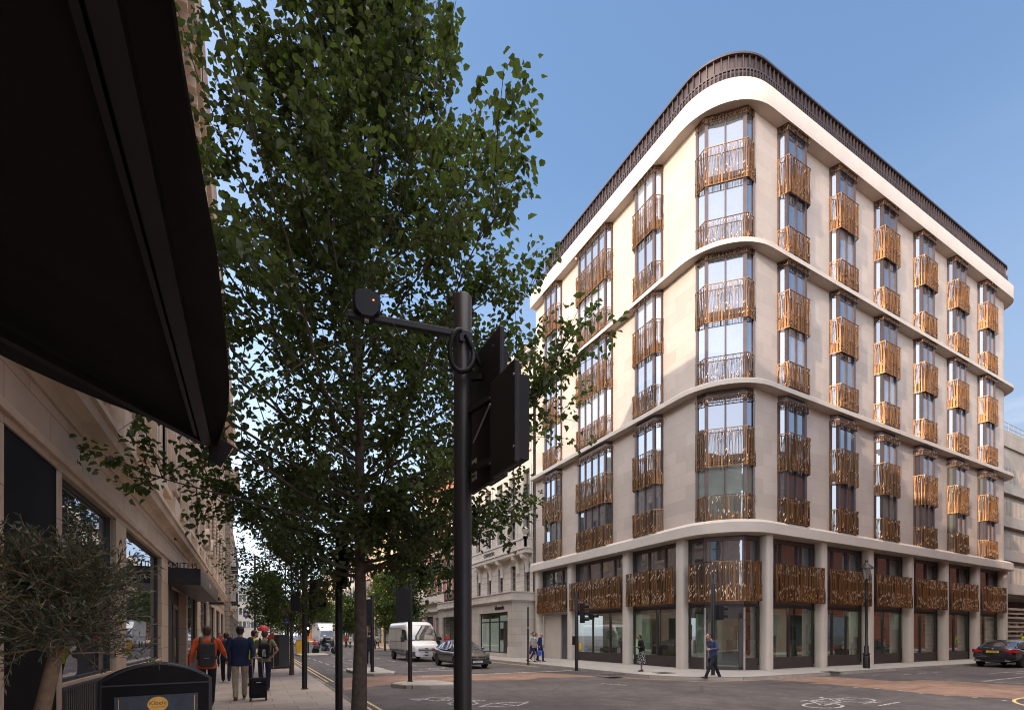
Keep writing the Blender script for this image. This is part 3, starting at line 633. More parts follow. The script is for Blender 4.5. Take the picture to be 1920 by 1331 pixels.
def terrace(name, label, cat, side, X, Y0, Y1, Ht, floors, ww, n, wmat, fmat=None, pmat=None, depth=12, corn=.5, sills=True, hoods=False, group=None, gf=3.6, shopm=None, nz=2, trim=None, balc=None, top=None, arch=False):
    """a street building: wall with real openings, windows, cornice, shopfront; side -1 stands left of the street and faces +X"""
    fmat = fmat or darkf; pmat = pmat or pane_old; trim = trim or wmat
    sgn = -1 if side < 0 else 1
    b = thingW(name, label, cat, (X, (Y0 + Y1) / 2, 0), group); fn = lambda u, z, d: (X + sgn * d, u, z)
    ops = []; step = (Y1 - Y0) / n; wins = []
    for z0, z1 in floors:
        for i in range(n): yc = Y0 + step * (i + .5); ops.append((yc - ww / 2, yc + ww / 2, z0, z1)); wins.append((yc, z0, z1))
    if gf:
        ns = max(1, n // 2); sw = (Y1 - Y0) / ns
        for i in range(ns): ops.append((Y0 + sw * i + .5, Y0 + sw * (i + 1) - .5, .35, gf))
    m = MB(); wall_open(m, Y0, Y1, 0, Ht, ops, .24, fn)
    xb = X + sgn * depth
    m.quad((X, Y0, 0), (xb, Y0, 0), (xb, Y0, Ht), (X, Y0, Ht)); m.quad((X, Y1, 0), (xb, Y1, 0), (xb, Y1, Ht), (X, Y1, Ht))
    m.quad((xb, Y0, 0), (xb, Y1, 0), (xb, Y1, Ht), (xb, Y0, Ht)); m.quad((X, Y0, Ht), (X, Y1, Ht), (xb, Y1, Ht), (xb, Y0, Ht))
    m.build('wall', wmat, b)
    def bx(mm, d0, d1, y0, y1, z0, z1): mm.box(X - sgn * d1, y0, z0, X - sgn * d0, y1, z1)
    m = MB(); bx(m, -.1, corn * .6, Y0, Y1, Ht - .5, Ht - .25); bx(m, -.1, corn, Y0, Y1, Ht - .25, Ht); bx(m, -.3, .05, Y0, Y1, Ht, Ht + .6)
    k = Y0 + .3
    while k < Y1 - .3 and corn > .3: bx(m, -.05, corn * .8, k, k + .22, Ht - .75, Ht - .5); k += .8
    m.build('cornice', trim, b)
    m = MB()
    if gf: bx(m, -.05, .28, Y0, Y1, gf + .45, gf + .7); bx(m, -.05, .16, Y0, Y1, gf + .25, gf + .45)
    if m.v: m.build('string_course', trim, b)
    rot = pi / 2 if side < 0 else L90; protos = {}
    for yc, z0, z1 in wins:
        key = round(z1 - z0, 2)
        if key not in protos:
            protos[key] = sash(ww, z1 - z0, fmat, pmat, 1 if ww < 1.3 else 2, nz); h_ = z1 - z0; m = MB()
            if sills: m.box(-.15, -.34, -.14, ww + .15, -.1, 0)
            if hoods: m.box(-.2, -.27, h_, ww + .2, -.1, h_ + .3); m.box(-.28, -.40, h_ + .3, ww + .28, -.1, h_ + .42); m.box(-.18, -.25, 0, 0, -.15, h_); m.box(ww, -.25, 0, ww + .18, -.15, h_)
            if m.v: m.build('surround', trim, protos[key])
        put(protos[key], b, (X + sgn * .2, yc + (-ww / 2 if side < 0 else ww / 2), z0), rot)
    if gf:
        key = 'g'; w_ = sw - 1; protos[key] = sash(w_, gf - .35, darkf, shopm or pane_dark, 3, 1)
        for i in range(ns): put(protos[key], b, (X + sgn * .2, Y0 + sw * i + (.5 if side < 0 else sw - .5), .35), rot)
    for o in protos.values(): drop(o)
    if balc:
        for z0, z1 in floors[:balc]:
            for i in range(n):
                yc = Y0 + step * (i + .5); m = MB(); bx(m, 0, .5, yc - ww / 2 - .3, yc + ww / 2 + .3, z0 - .25, z0 - .12)
                for k in range(13): y = yc - ww / 2 - .28 + (ww + .56) * k / 12; bx(m, .44, .47, y - .012, y + .012, z0 - .12, z0 + .75)
                bx(m, .43, .48, yc - ww / 2 - .3, yc + ww / 2 + .3, z0 + .73, z0 + .78); m.build('balcony', black, b)
    return b
# ================================================================= left of the street
def text(txt, size, mat, parent, loc, rot, ext=.02, name='lettering', align='CENTER', sx=1):
    cu = bpy.data.curves.new(name, 'FONT'); cu.body = txt; cu.size = size; cu.extrude = ext; cu.align_x = align; cu.resolution_u = 3
    t = bpy.data.objects.new('tmp', cu); COL.objects.link(t); bpy.context.view_layer.update()
    me = bpy.data.meshes.new_from_object(t.evaluated_get(bpy.context.evaluated_depsgraph_get())); bpy.data.objects.remove(t)
    me.materials.clear(); me.materials.append(mat); me.name = name
    o = bpy.data.objects.new(name, me); COL.objects.link(o)
    if parent is not None:
        o.parent = parent
        if parent.name in WORLD: o.matrix_parent_inverse = Matrix.Translation(-parent.location)
    o.location = loc; o.rotation_euler = rot; o.scale = (sx, 1, 1); return o
sandst = blocks('warm portland stone', (.64, .50, .375), (.34, .25, .18), 1.3, .62, .008, .07, .75, .3, stain=.22, grime=.5)
sandpl = M('warm carved stone', (.65, .51, .385), .75, var=.16, scale=1.4, bmp=.25, bscale=18, world=True)
LX = -2.2
sm = thingW('department_store', 'long warm stone commercial building with heavy cornice and fluted pilasters behind the awning', 'building', (LX, 20, 0))
fn = lambda u, z, d: (LX - d, u, z)
gops = [(1.2, 5.2, .95, 3.72), (6.75, 8.33, .02, 3.74), (8.46, 11.36, .95, 3.74), (12.2, 16.5, .95, 3.74), (17.75, 22.35, .02, 3.2), (22.75, 26.6, .9, 3.55), (28.2, 32.5, .9, 3.4), (34, 38.5, .9, 3.4), (40, 44.5, .9, 3.4), (46, 50.5, .9, 3.4)]
ups = []; ycs = [-10 + 3.3 * i for i in range(19)]
for yc in ycs:
    for a, b in ((5.7, 8.5), (9.7, 12.3), (13.4, 15.9)): ups.append((yc - .7, yc + .7, a, b))
m = MB(); wall_open(m, -14, 52, 0, 18.9, gops + ups, .3, fn)
m.quad((LX, 52, 0), (-16, 52, 0), (-16, 52, 18.9), (LX, 52, 18.9)); m.quad((LX, -14, 0), (-16, -14, 0), (-16, -14, 18.9), (LX, -14, 18.9))
m.quad((-16, -14, 0), (-16, 52, 0), (-16, 52, 18.9), (-16, -14, 18.9)); m.quad((LX, -14, 18.9), (LX, 52, 18.9), (-16, 52, 18.9), (-16, -14, 18.9))
m.build('wall', sandst, sm)
def along(prof, y0, y1): mm = MB(); mm.loft([[(x, y, z) for x, z in prof] for y in (y0, y1)]); return mm
along([(-2.3, 4.5), (-2.17, 4.5), (-2.12, 4.62), (-1.97, 4.68), (-1.95, 4.82), (-1.9, 4.86), (-1.9, 4.96), (-2.0, 5.06), (-2.3, 5.1)], -14, 52).build('string_course', sandpl, sm)
along([(-2.3, 3.84), (-2.16, 3.84), (-2.14, 3.92), (-2.3, 3.94)], -14, 52).build('moulding', sandpl, sm)
def along_c(mm): mm.loft([[(x, y, z) for x, z in CORN] for y in (-14, 52.4)]); mm.build('cornice', sandpl, sm)
CORN = ([(-2.5, 17.6), (-2.0, 17.6), (-1.95, 18.0), (-1.75, 18.1), (-1.7, 18.45), (-1.36, 18.55), (-1.3, 18.8), (-1.22, 18.95), (-1.22, 19.05), (-2.5, 19.1)])
m = MB()
for k in range(118): y = -13.8 + k * .56; m.box(-2.1, y, 18.1, -1.5, y + .24, 18.46)
along_c(m)
MB().box(-12, -13.9, 19, -2.05, 14.6, 20.85).build('attic', sandst, sm)
pm = MB()
pm.box(-.02, -.48, 5.1, .10, .48, 17.6); 
for k in range(4): pm.box(.09, -.40 + k * .22, 5.9, .20, -.26 + k * .22, 16.6)
pm.box(-.02, -.52, 5.1, .2, .52, 5.7); pm.box(-.02, -.52, 16.6, .26, .52, 16.85); pm.box(-.02, -.56, 16.85, .32, .56, 17.3)
for z in (8.95, 12.8): pm.box(-.02, -.5, z, .22, .5, z + .3)
pil = pm.build('pilaster', sandpl, sm, None, (LX, ycs[0] - 1.65, 0))
for yc in ycs[1:]: inst(pil, sm, (LX, yc - 1.65, 0))
for (h_, zz) in ((2.8, 5.7), (2.6, 9.7), (2.5, 13.4)):
    pr = sash(1.4, h_, darkf, pane_old, 1, 2); m = MB(); m.box(-.15, -.38, -.16, 1.55, -.15, 0); m.box(-.12, -.27, -.02, 0, -.15, h_ + .1); m.box(1.4, -.27, -.02, 1.52, -.15, h_ + .1); m.box(-.1, -.29, h_ + .05, 1.5, -.15, h_ + 1.0); m.box(-.1, -.40, h_ + .9, 1.5, -.15, h_ + 1.04); m.build('surround', sandpl, pr)
    for yc in ycs: put(pr, sm, (LX - .22, yc - .7, zz), pi / 2)
    drop(pr)
# carved swags and round-headed hoods further along
cv = MB()
for k in range(9): cv.ball((.1, 0, -.22 * k), (.13 - .006 * k, .17 - .01 * k, .15), 8, 5)
sw_ = cv.build('carved_swag', sandpl, sm, 60, (LX + .16, 30.0, 8.6))
for y in (33.4, 36.6, 40, 43.3): inst(sw_, sm, (LX + .16, y, 8.6))
for y in (28.6, 31.7): 
    m = MB()
    for k in range(13):
        a = pi * k / 12; a2 = pi * (k + 1) / 12
        if k < 12: m.add([(LX, y + .75 * cos(t), 5.2 + 1.3 * sin(t)) if False else (x_, y + r_ * cos(t), 5.9 + r_ * sin(t)) for t in (a, a2) for r_ in (.75, .95) for x_ in (LX, LX + .35)], [(0, 1, 5, 4), (2, 3, 7, 6), (1, 3, 7, 5), (0, 2, 6, 4)])
    m.build('window_hood', sandpl, sm)
# ground floor: dark shutter, windows, doorway
MB().box(LX - .29, 6.76, 0, LX - .02, 8.32, 3.73).build('shutter', M('dull black shutter', (.009, .008, .008), .7, bmp=.1, spec=.08), sm)
for (a, b, c, d) in gops:
    if c > .5:
        f = sash(b - a, d - c, darkf, panemat('shop pane', (.04, .045, .04), .5, .01, .03), 1, 1, .09); put(f, sm, (LX - .12, a, c), pi / 2); drop(f)
        rp = MB(); n_ = int((b - a) / .09)
        rp.box(LX - .02, a, .02, LX + .01, b, c - .04)
        for k in range(n_): y = a + (k + .5) * (b - a) / n_; rp.box(LX + .01, y - .022, .06, LX + .04, y + .022, c - .08)
        rp.build('riser_panel', M('dark fluted panel', (.055, .048, .05), .4, .2, bmp=0), sm)
m = MB(); m.box(LX - .29, 17.76, 0, LX - .25, 22.34, 3.2); m.build('entrance_recess', black, sm); MB().box(LX - .29, 17.76, 0, LX - .01, 18.5, 3.18).build('side_panel', black, sm)
for y in (18.6, 20.2):
    d_ = MB(); d_.box(LX - .24, y, .04, LX - .18, y + .1, 2.6); d_.box(LX - .24, y + 1.3, .04, LX - .18, y + 1.4, 2.6); d_.box(LX - .24, y, 2.5, LX - .18, y + 1.4, 2.65); d_.box(LX - .24, y, .04, LX - .18, y + 1.4, .2)
    dd = d_.build('door', darkf, sm); MB().tube([(LX - .14, y + .2, .9), (LX - .14, y + .2, 1.5)], .018).build('handle', M('brass', (.5, .35, .15), .3, 1, bmp=0), dd)
    MB().quad((LX - .21, y + .1, .2), (LX - .21, y + 1.3, .2), (LX - .21, y + 1.3, 2.5), (LX - .21, y + .1, 2.5)).build('pane', pane_dark, dd)
m = MB(); m.box(LX, 17.7, 3.12, -1.38, 26.5, 3.2); m.box(LX, 17.7, 3.2, -1.38, 17.76, 3.62); m.box(-1.44, 17.76, 3.2, -1.38, 26.5, 3.62); m.box(LX, 17.76, 3.56, -1.44, 26.5, 3.6)
can = m.build('door_canopy', black_satin, sm)
text('SMITHS', .235, black, can, (-1.84, 17.72, 3.62), (pi / 2, 0, 0), .015, sx=1.0)
text('SMITHS', .24, M('steel letters', (.5, .48, .45), .3, .8, bmp=0), can, (-1.375, 21.5, 3.3), (pi / 2, 0, pi / 2), .01)
m = MB(); m.box(LX, 30.2, 3.45, -1.5, 31.5, 3.6); m.build('door_canopy', black_satin, sm)
m = MB(); m.box(LX, 33.2, 3.4, -1.45, 34.6, 3.52); m.build('door_canopy', black_satin, sm)

# ---- black awning over the camera side of the pavement
canvas = M('black awning canvas', (.014, .0125, .0125), .85, 0, .25, 2.2, bmp=.3, bscale=7, spec=.2)
aw = thingW('awning', 'large black fabric awning stretched out over the near pavement', 'awning', (LX, 4, 3.7))
m = MB(); rows = []
ys_ = [-4 + 8.08 * k / 24 for k in range(25)]
for y in ys_:
    sag = .03 * sin((y + 4) * 3.1); rows.append([(LX + (-.27 - LX) * f, y, 3.72 + (2.985 - 3.72) * f - .10 * sin(pi * f) + sag * sin(pi * f)) for f in [k / 10 for k in range(11)]])
for a, b in zip(rows, rows[1:]):
    for k in range(10): m.add([a[k], a[k + 1], b[k + 1], b[k], *[(p[0], p[1], p[2] + .006) for p in (a[k], a[k + 1], b[k + 1], b[k])]], [(0, 1, 2, 3), (7, 6, 5, 4)])
m.build('canopy_cloth', canvas, aw, 60)
m = MB(); vr = []
for y in ys_:
    e = max(0, (y - 2.9) / 1.2); x1 = -.152 + .05 * max(0, min(.95, (y - 1.2))) - .115 * e * e; z1 = 2.955 + .012 * sin(y * 7)
    vr.append([(-.25, y, 3.0), (-.2, y, 3.0 + .01), (x1, y, z1), (x1 - .006, y, z1 - .004), (-.2, y, 2.985), (-.25, y, 2.985)])
m.loft(vr); m.build('valance', canvas, aw, 60)
m = MB(); m.box(-.31, -4, 2.93, -.25, 4.06, 2.99); m.box(-.345, -4, 2.945, -.325, 4.06, 2.975); m.build('front_bar', black_satin, aw)
m = MB(); m.obox((-.32, 4.0, 2.95), (-1.12, 3.2, 3.06), (0, 0, 1), .05, .05); m.obox((-1.12, 3.2, 3.06), (LX, 3.9, 3.4), (0, 0, 1), .06, .06); m.ball((-1.12, 3.2, 3.06), .05, 8, 6)
m.build('folding_arm', black_satin, aw)
m = MB(); m.add([(-.27, 4.06, 2.98), (-.27, 4.08, 2.86), (-.2, 4.09, 2.80), (-.12, 4.08, 2.96), (-.2, 4.06, 3.0)], [(0, 1, 2, 3, 4)]); m.add([(-.27, 4.07, 2.98), (-.27, 4.09, 2.86), (-.2, 4.10, 2.80), (-.12, 4.09, 2.96), (-.2, 4.07, 3.0)], [(4, 3, 2, 1, 0)])
m.build('valance_end', canvas, aw)
m = MB(); m.lathe([(.0, -4), (.09, -4), (.09, 4.05), (.0, 4.05)], (LX + .12, 0, 3.74), 12, 'y'); m.build('roller', black_satin, aw)

# ---- further along the left side
greystone = blocks('rusticated stone', (.44, .36, .29), (.15, .12, .10), 1.1, .42, .02, .06, .8, .6, stain=.25)
terrace('corner_building', 'banded stone corner building just past the long store, small iron balconies', 'building', -1, -1.75, 52.4, 59.5, 17.0, [(4.9, 6.9), (8.2, 10.2), (11.4, 13.2)], 1.2, 2, greystone, balc=2, corn=.7, hoods=True, trim=sandpl)
yellowb_ = blocks('brown stock brick', (.30, .22, .15), (.28, .24, .2), .22, .075, .008, .18, .85, .2, stain=.2)
whitest = blocks('white panel wall', (.34, .325, .30), (.2, .19, .17), 3, 3.2, .01, .03, .7, .1)
terrace('brick_building', 'low unseen brick building added to fill the gap before the white offices', 'building', -1, -2.4, 59.6, 75.8, 8, [(4.9, 6.6)], 1.3, 5, yellowb_, trim=sandpl)  # unseen filler, added to block bright sky mirrored in the shop windows
terrace('office_building', 'white modern office block with rows of narrow windows closing the street on the left', 'building', -1, -2.5, 76, 118, 16, [(4.6, 6.4), (7.8, 9.6), (11, 12.8)], 1.3, 14, whitest, sills=False, corn=.2)
b_ = thingW('office_building', 'pale distant office block standing across the bend at the end of the street', 'building', (0, 150, 0)); m = MB()
m.box(-30, 150, 0, 7.5, 165, 15.5)
m.build('wall', whitest, b_)

for z in (3.6, 7.1, 10.6, 13.2):
    m = MB(); m.box(-28, 149.97, z, 7, 150.1, z + 1.7); m.build('window_band', pane_old, b_)
    m = MB()
    for k in range(37): m.box(-28 + k * .95, 149.8, z, -28 + k * .95 + .3, 149.97, z + 1.7)
    m.build('mullions', whitest, b_)

# ================================================================= right of the street, beyond the corner building
cream = blocks('cream portland stone', (.52, .455, .385), (.30, .25, .2), 1.2, .55, .008, .06, .75, .3, stain=.2)
creampl = M('cream carved stone', (.52, .455, .385), .75, var=.12, scale=1.5, bmp=.2, bscale=16, world=True)
IX, IY0, IY1 = 18.1, 30.85, 46.5
iw = thingW('stone_building', 'cream stone building beside the corner block, balustraded balcony above a glazed shop', 'building', (IX, 38, 0)); fn = lambda u, z, d: (IX + d, u, z)
yc1 = [31.75 + 2.2 * i for i in range(7)]
ops = [(y - .42, y + .42, 4.75, 7.0) for y in yc1] + [(y - .5, y + .5, a, b) for y in yc1 for a, b in ((8.8, 10.5), (11.8, 13.9), (15.3, 17.2), (18.6, 20.4))]
m = MB(); wall_open(m, IY0, IY1, 3, 22.6, ops, .34, fn)
m.quad((IX, IY1, 0), (30, IY1, 0), (30, IY1, 22.6), (IX, IY1, 22.6)); m.quad((IX, IY0, 22.6), (IX, IY1, 22.6), (30, IY1, 22.6), (30, IY0, 22.6)); m.quad((IX, IY0, 22), (30, IY0, 22), (30, IY0, 22.6), (IX, IY0, 22.6))
m.build('wall', cream, iw)
m = MB(); m.box(IX - .5, IY0, 21.9, IX + .1, IY1, 22.3); m.box(IX - .7, IY0, 22.3, IX + .1, IY1, 22.65); m.build('cornice', creampl, iw)
m = MB()
for z in (5.2, 5.65, 6.1, 6.55, 7.0): m.box(IX - .002, IY0, z, IX + .001, IY1, z + .025)
m.build('rustication', M('dark joint stone', (.22, .18, .15), .9, bmp=0), iw)  # thin darker strips along the stone joints
prs = {2.25: sash(.84, 2.25, darkf, pane_old), 1.7: sash(1, 1.7, darkf, pane_old), 2.1: sash(1, 2.1, darkf, pane_old), 1.9: sash(1, 1.9, darkf, pane_old), 1.8: sash(1, 1.8, darkf, pane_old)}
for h_, pr in prs.items():
    w_ = .84 if h_ == 2.25 else 1.0; m = MB()
    if h_ == 2.25:
        rings = [[(w_ / 2 + r_ * cos(pi * k / 12), yy, h_ - .05 + r_ * .75 * sin(pi * k / 12)) for yy, r_ in ((-.31, .42), (-.31, .72), (-.2, .72), (-.2, .42))] for k in range(13)]; m.loft(rings)
    else:
        m.box(-.2, -.35, 0, -.02, -.2, h_ + .2); m.box(w_ + .02, -.35, 0, w_ + .2, -.2, h_ + .2); m.box(-.02, -.35, h_ + .02, w_ + .02, -.2, h_ + .2); m.box(-.2, -.44, -.14, w_ + .2, -.2, 0)
        if h_ == 1.7: m.box(-.32, -.54, h_ + .42, w_ + .32, -.2, h_ + .54); m.box(-.22, -.42, h_ + .3, w_ + .22, -.2, h_ + .42)
    m.build('surround', creampl, pr)
for (a, b, c, d) in ops: put(prs[round(d - c, 2)], iw, (IX + .28, b, c), L90)
for o in prs.values(): drop(o)
# balcony with panelled parapet, brackets and an urn
bx_ = IX - .62; m = MB(); m.box(bx_, 30.95, 7.62, IX, 41.0, 7.9); m.box(bx_ - .08, 30.9, 7.9, IX, 41.05, 8.0); m.box(bx_, 30.95, 8.0, bx_ + .16, 41.0, 8.62); m.box(bx_, 30.95, 8.0, IX, 31.1, 8.62); m.box(bx_, 40.85, 8.0, IX, 41.0, 8.62)
m.box(bx_ - .06, 30.9, 8.62, bx_ + .22, 41.05, 8.76); m.box(bx_ - .06, 30.9, 8.62, IX, 31.15, 8.76)
bal = m.build('balcony', creampl, iw)
m = MB()
for y in (32.2, 32.75, 33.3): m.box(bx_ - .03, y, 8.1, bx_, y + .38, 8.16); m.box(bx_ - .03, y, 8.48, bx_, y + .38, 8.54); m.box(bx_ - .03, y, 8.16, bx_, y + .06, 8.48); m.box(bx_ - .03, y + .32, 8.16, bx_, y + .38, 8.48)
m.build('parapet_panel', creampl, bal)
br = MB(); br.loft([[(0, y, 0), (.62, y, 0), (.62, y, -1.1), (.5, y, -1.05), (.42, y, -.5), (.3, y, -.38), (.06, y, -.3)] for y in (-.2, .2)]); br.box(.5, -.24, -1.35, .64, .24, -1.06)
b0 = br.build('bracket', creampl, iw, None, (bx_ + .02, yc1[0] - .9 + 2.2, 7.62))
for i in (0, 2, 3, 4): inst(b0, iw, (bx_ + .02, yc1[0] - .4 + 2.2 * i - (0 if i else -.3), 7.62))
text('COMMERCIAL', .42, M('dark bronze letters', (.07, .05, .035), .5, bmp=0), iw, (bx_ - .03, 37.0, 8.12), (pi / 2, 0, -pi / 2), .02, sx=.8)
um = MB(); um.lathe([(.0, 0), (.16, 0), (.16, .06), (.07, .12), (.1, .2), (.24, .34), (.26, .48), (.3, .52), (.18, .58), (.05, .7), (.0, .74)], n=14)
ur = um.build('urn', creampl, iw, 50, (bx_ + .12, 31.1, 8.76))
# projecting shop floor
SX = 16.4; m = MB(); fn2 = lambda u, z, d: (SX + d, u, z)
wall_open(m, IY0, IY1, 0, 4.66, [(31.6, 36.6, .25, 3.3), (38.2, 45.4, .25, 3.3)], .25, fn2)
m.quad((SX, IY0, 0), (IX + .4, IY0, 0), (IX + .4, IY0, 4.66), (SX, IY0, 4.66)); m.quad((SX, IY0, 4.66), (SX, IY1, 4.66), (IX + .1, IY1, 4.66), (IX + .1, IY0, 4.66)); m.quad((SX, IY1, 0), (IX, IY1, 0), (IX, IY1, 4.66), (SX, IY1, 4.66))
m.build('shop_wall', cream, iw)
m = MB()
for o_, z0, z1 in ((.1, 4.0, 4.1), (.2, 4.1, 4.2), (.14, 4.2, 4.66), (.2, 4.66, 4.74)): m.box(SX - o_, IY0 - o_, z0, IX + .1, IY1, z1)
m.box(SX - .06, IY0 - .06, 0, IX, 31.55, .75); m.build('string_course', creampl, iw)
for a, b, n_ in ((31.6, 36.6, 3), (38.2, 45.4, 4)):
    m = MB(); m.box(SX + .14, a, .25, SX + .2, b, .34)
    for k in range(n_ + 1): y = a + (b - a) * k / n_; m.box(SX + .13, y - .05, .25, SX + .21, y + .05, 3.3)
    m.box(SX + .13, a, 2.55, SX + .21, b, 2.65); m.box(SX + .13, a, 3.2, SX + .21, b, 3.3)
    if n_ == 3: m.box(SX + .12, 31.7, .02, SX + .2, 32.5, 2.55)
    f = m.build('shopfront', darkf, iw); MB().quad((SX + .17, a, .3), (SX + .17, b, .3), (SX + .17, b, 3.25), (SX + .17, a, 3.25)).build('pane', shopglass, f)
m = MB(); m.box(SX + .4, 31.5, .2, SX + .45, 36.7, .25); m.box(SX + 2.6, 31, 0, SX + 2.7, 46, 3.4); m.box(SX + .6, 33.0, .3, SX + .66, 34.2, 3.1); m.build('interior_wall', glowmat('gallery wall with glow', (.50, .52, .46), .32), iw)  # glow added to the wall and partition in place of room light
m = MB(); m.box(SX + .56, 33.3, 1.2, SX + .6, 33.9, 2.1); m.box(SX + 2.5, 35, 1, SX + 2.58, 36.2, 2.2); m.build('picture', M('brown painting', (.10, .06, .035), .6), iw)
text('ideaworks', .48, M('black metal letters', (.02, .018, .016), .4, bmp=0), iw, (SX - .02, 32.9, 3.5), (pi / 2, 0, -pi / 2), .02, sx=.78)

redbrick = blocks('orange red brick', (.40, .115, .055), (.30, .2, .14), .22, .075, .008, .2, .85, .2, stain=.12)
ochre = blocks('ochre stucco', (.55, .40, .21), (.4, .28, .15), 2.0, .9, .006, .04, .8, .1, stain=.15)
brownb = blocks('brown red brick', (.26, .12, .085), (.25, .2, .16), .22, .075, .008, .2, .85, .2, stain=.2)
yellowb = blocks('stock brick', (.36, .27, .17), (.28, .24, .2), .22, .075, .008, .18, .85, .2, stain=.2)
paleb = blocks('pale stucco', (.50, .45, .38), (.36, .3, .25), 2, .8, .006, .05, .8, .1, stain=.2)
terrace('brick_building', 'tall orange brick building with white window surrounds above the white portal', 'building', 1, 19.2, 46.6, 61, 19.5, [(5.6, 7.6), (8.9, 10.9), (12.2, 14.2), (15.4, 17.2)], 1.5, 5, redbrick, whitef, pane_old, gf=None, hoods=True, trim=creampl, corn=.5, balc=2)
pt = thingW('entrance_pavilion', 'low white stone pavilion with round arched pediment and dark gateway', 'building', (17, 52, 0)); fn = lambda u, z, d: (16.9 + d, u, z)
m = MB(); wall_open(m, 46.6, 58, 0, 4.9, [(47.4, 48.8, .1, 3.4), (49.6, 52.4, .05, 3.6), (53.4, 57.2, .3, 3.3)], .4, fn); m.quad((16.9, 46.6, 4.9), (16.9, 58, 4.9), (19.2, 58, 4.9), (19.2, 46.6, 4.9)); m.quad((16.9, 46.6, 0), (19.2, 46.6, 0), (19.2, 46.6, 4.9), (16.9, 46.6, 4.9)); m.quad((16.9, 58, 0), (19.2, 58, 0), (19.2, 58, 4.9), (16.9, 58, 4.9)); m.build('wall', creampl, pt)
m = MB(); m.box(16.6, 46.5, 4.0, 17, 58.1, 4.25); m.box(16.5, 46.5, 4.9, 17, 58.1, 5.15); m.box(16.8, 46.6, 5.15, 17, 58, 5.7); m.build('cornice', creampl, pt)
m = MB(); m.loft([[(x, 54.8 + 1.5 * cos(pi * k / 16), 4.9 + 2.0 * sin(pi * k / 16)) for k in range(17)] for x in (16.7, 17.2)]); pd = m.build('pediment', creampl, pt)
m = MB(); m.loft([[(x, 54.8 + 1.7 * cos(pi * k / 16), 4.95 + 2.2 * sin(pi * k / 16)) for k in range(17)] + [(x, 54.8 - 1.45 * cos(pi * k / 16), 4.95 + 1.9 * sin(pi * k / 16)) for k in range(17)] for x in (16.5, 16.75)]); m.build('arch_moulding', creampl, pd)
m = MB(); m.box(17.2, 47, 0, 17.3, 58, 3.7); m.build('gate', M('dark gate', (.035, .03, .03), .6), pt)
MB().box(16.86, 49.0, 1.6, 16.88, 49.4, 3.4).build('notice_panel', M('red and white notice', (.4, .2, .18), .6, var=.6, scale=9), pt)
terrace('stucco_building', 'sunlit ochre building with iron balconies behind the white van', 'building', 1, 17.3, 62.5, 80, 17.5, [(5.2, 7.6), (8.8, 11.0), (12.2, 14.2)], 1.3, 6, ochre, whitef, pane_old, trim=creampl, balc=2, corn=.7)
terrace('brick_building', 'dark red brick house with cream bands between the ochre and pale buildings', 'building', 1, 17.6, 80, 93, 19, [(5.2, 7.4), (8.6, 10.8), (12, 14), (15, 16.6)], 1.2, 5, brownb, whitef, trim=creampl, hoods=True)
terrace('stucco_building', 'pale grey stucco terrace with stacked balconies far down the street', 'building', 1, 17.2, 93, 116, 18, [(5.2, 7.4), (8.6, 10.8), (12, 14)], 1.3, 8, paleb, whitef, trim=paleb, balc=3, corn=.6)
terrace('brick_building', 'yellow stock brick building near the far end of the right side', 'building', 1, 17.4, 116, 150, 17, [(5, 7.2), (8.4, 10.4), (11.6, 13.4)], 1.3, 10, yellowb, whitef, trim=creampl)
terrace('brick_building', 'distant orange gabled building where the right side closes in', 'building', 1, 14.5, 150, 190, 15.5, [(5, 7.2), (8.4, 10.4), (11.6, 13.2)], 1.3, 10, redbrick, whitef, trim=creampl)
# ---- the concrete block beyond the right end, and the brick corner opposite that the shop windows mirror
conc = blocks('grey concrete', (.33, .29, .25), (.2, .18, .15), 2.4, 1.2, .01, .05, .85, .2, stain=.25)
cb = thingW('concrete_building', 'grey ribbed concrete block rising behind the right end of the corner block', 'building', (62, 14, 0)); m = MB()
m.box(56, 21.5, 5.6, 90, 40, 22.5); m.build('wall', conc, cb)
m = MB()
for z in (6.5, 10, 13.5, 17):
    m.box(55.6, 21.0, z - .6, 90, 40, z + .5)
    for k in range(60): m.box(55.8 + k * .35, 21.2, z + .5, 55.98 + k * .35, 21.5, z + 2.3)
m.build('rib_panel', conc, cb)
m = MB(); m.box(56, 21.3, 21.5, 90, 40, 23.2)
for k in range(20): m.tube([(56.3 + k * 1.3, 21.6, 23.2), (56.3 + k * 1.3, 21.6, 24.3)], .03, 5)
m.tube([(56, 21.6, 24.3), (82, 21.6, 24.3)], .03, 5); m.tube([(56, 21.6, 23.8), (82, 21.6, 23.8)], .03, 5); m.box(59, 23, 23.2, 64, 30, 25.4); m.build('roof_parapet', conc, cb)
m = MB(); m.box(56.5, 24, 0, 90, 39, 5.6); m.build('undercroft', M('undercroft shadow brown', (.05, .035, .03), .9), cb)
pa = thingW('timber_stack', 'stack of pale planks and pallets beside the right end of the corner block', 'planks', (52, 15.5, 0)); m = MB(); rr = random.Random(3)
for k in range(11):
    z = .12 + k * .34
    if k % 2 == 0: m.box(49.4, 15.2 + rr.uniform(-.1, .1), z, 58, 16.4, z + .16)
    else:
        for j in range(6): m.box(49.5 + j * 1.5, 15.3, z - .18, 49.7 + j * 1.5, 16.3, z)
    if k % 2: m.box(49.4, 15.2 + rr.uniform(-.1, .1), z, 58, 16.4, z + .12)
m.build('plank', M('weathered planks', (.34, .27, .2), .8, var=.4, scale=1.2), pa)
terrace('brick_building', 'red brick corner house on the near side of the cross street', 'building', 1, 19.5, -30, 0.6, 17, [(5, 7), (8.2, 10.2), (11.4, 13.4)], 1.3, 8, redbrick, whitef, trim=creampl, hoods=True)
oc = thingW('brick_building', 'orange brick frontage facing the cross street near side', 'building', (35, .6, 0)); fn = lambda u, z, d: (u, .62 - d, z)
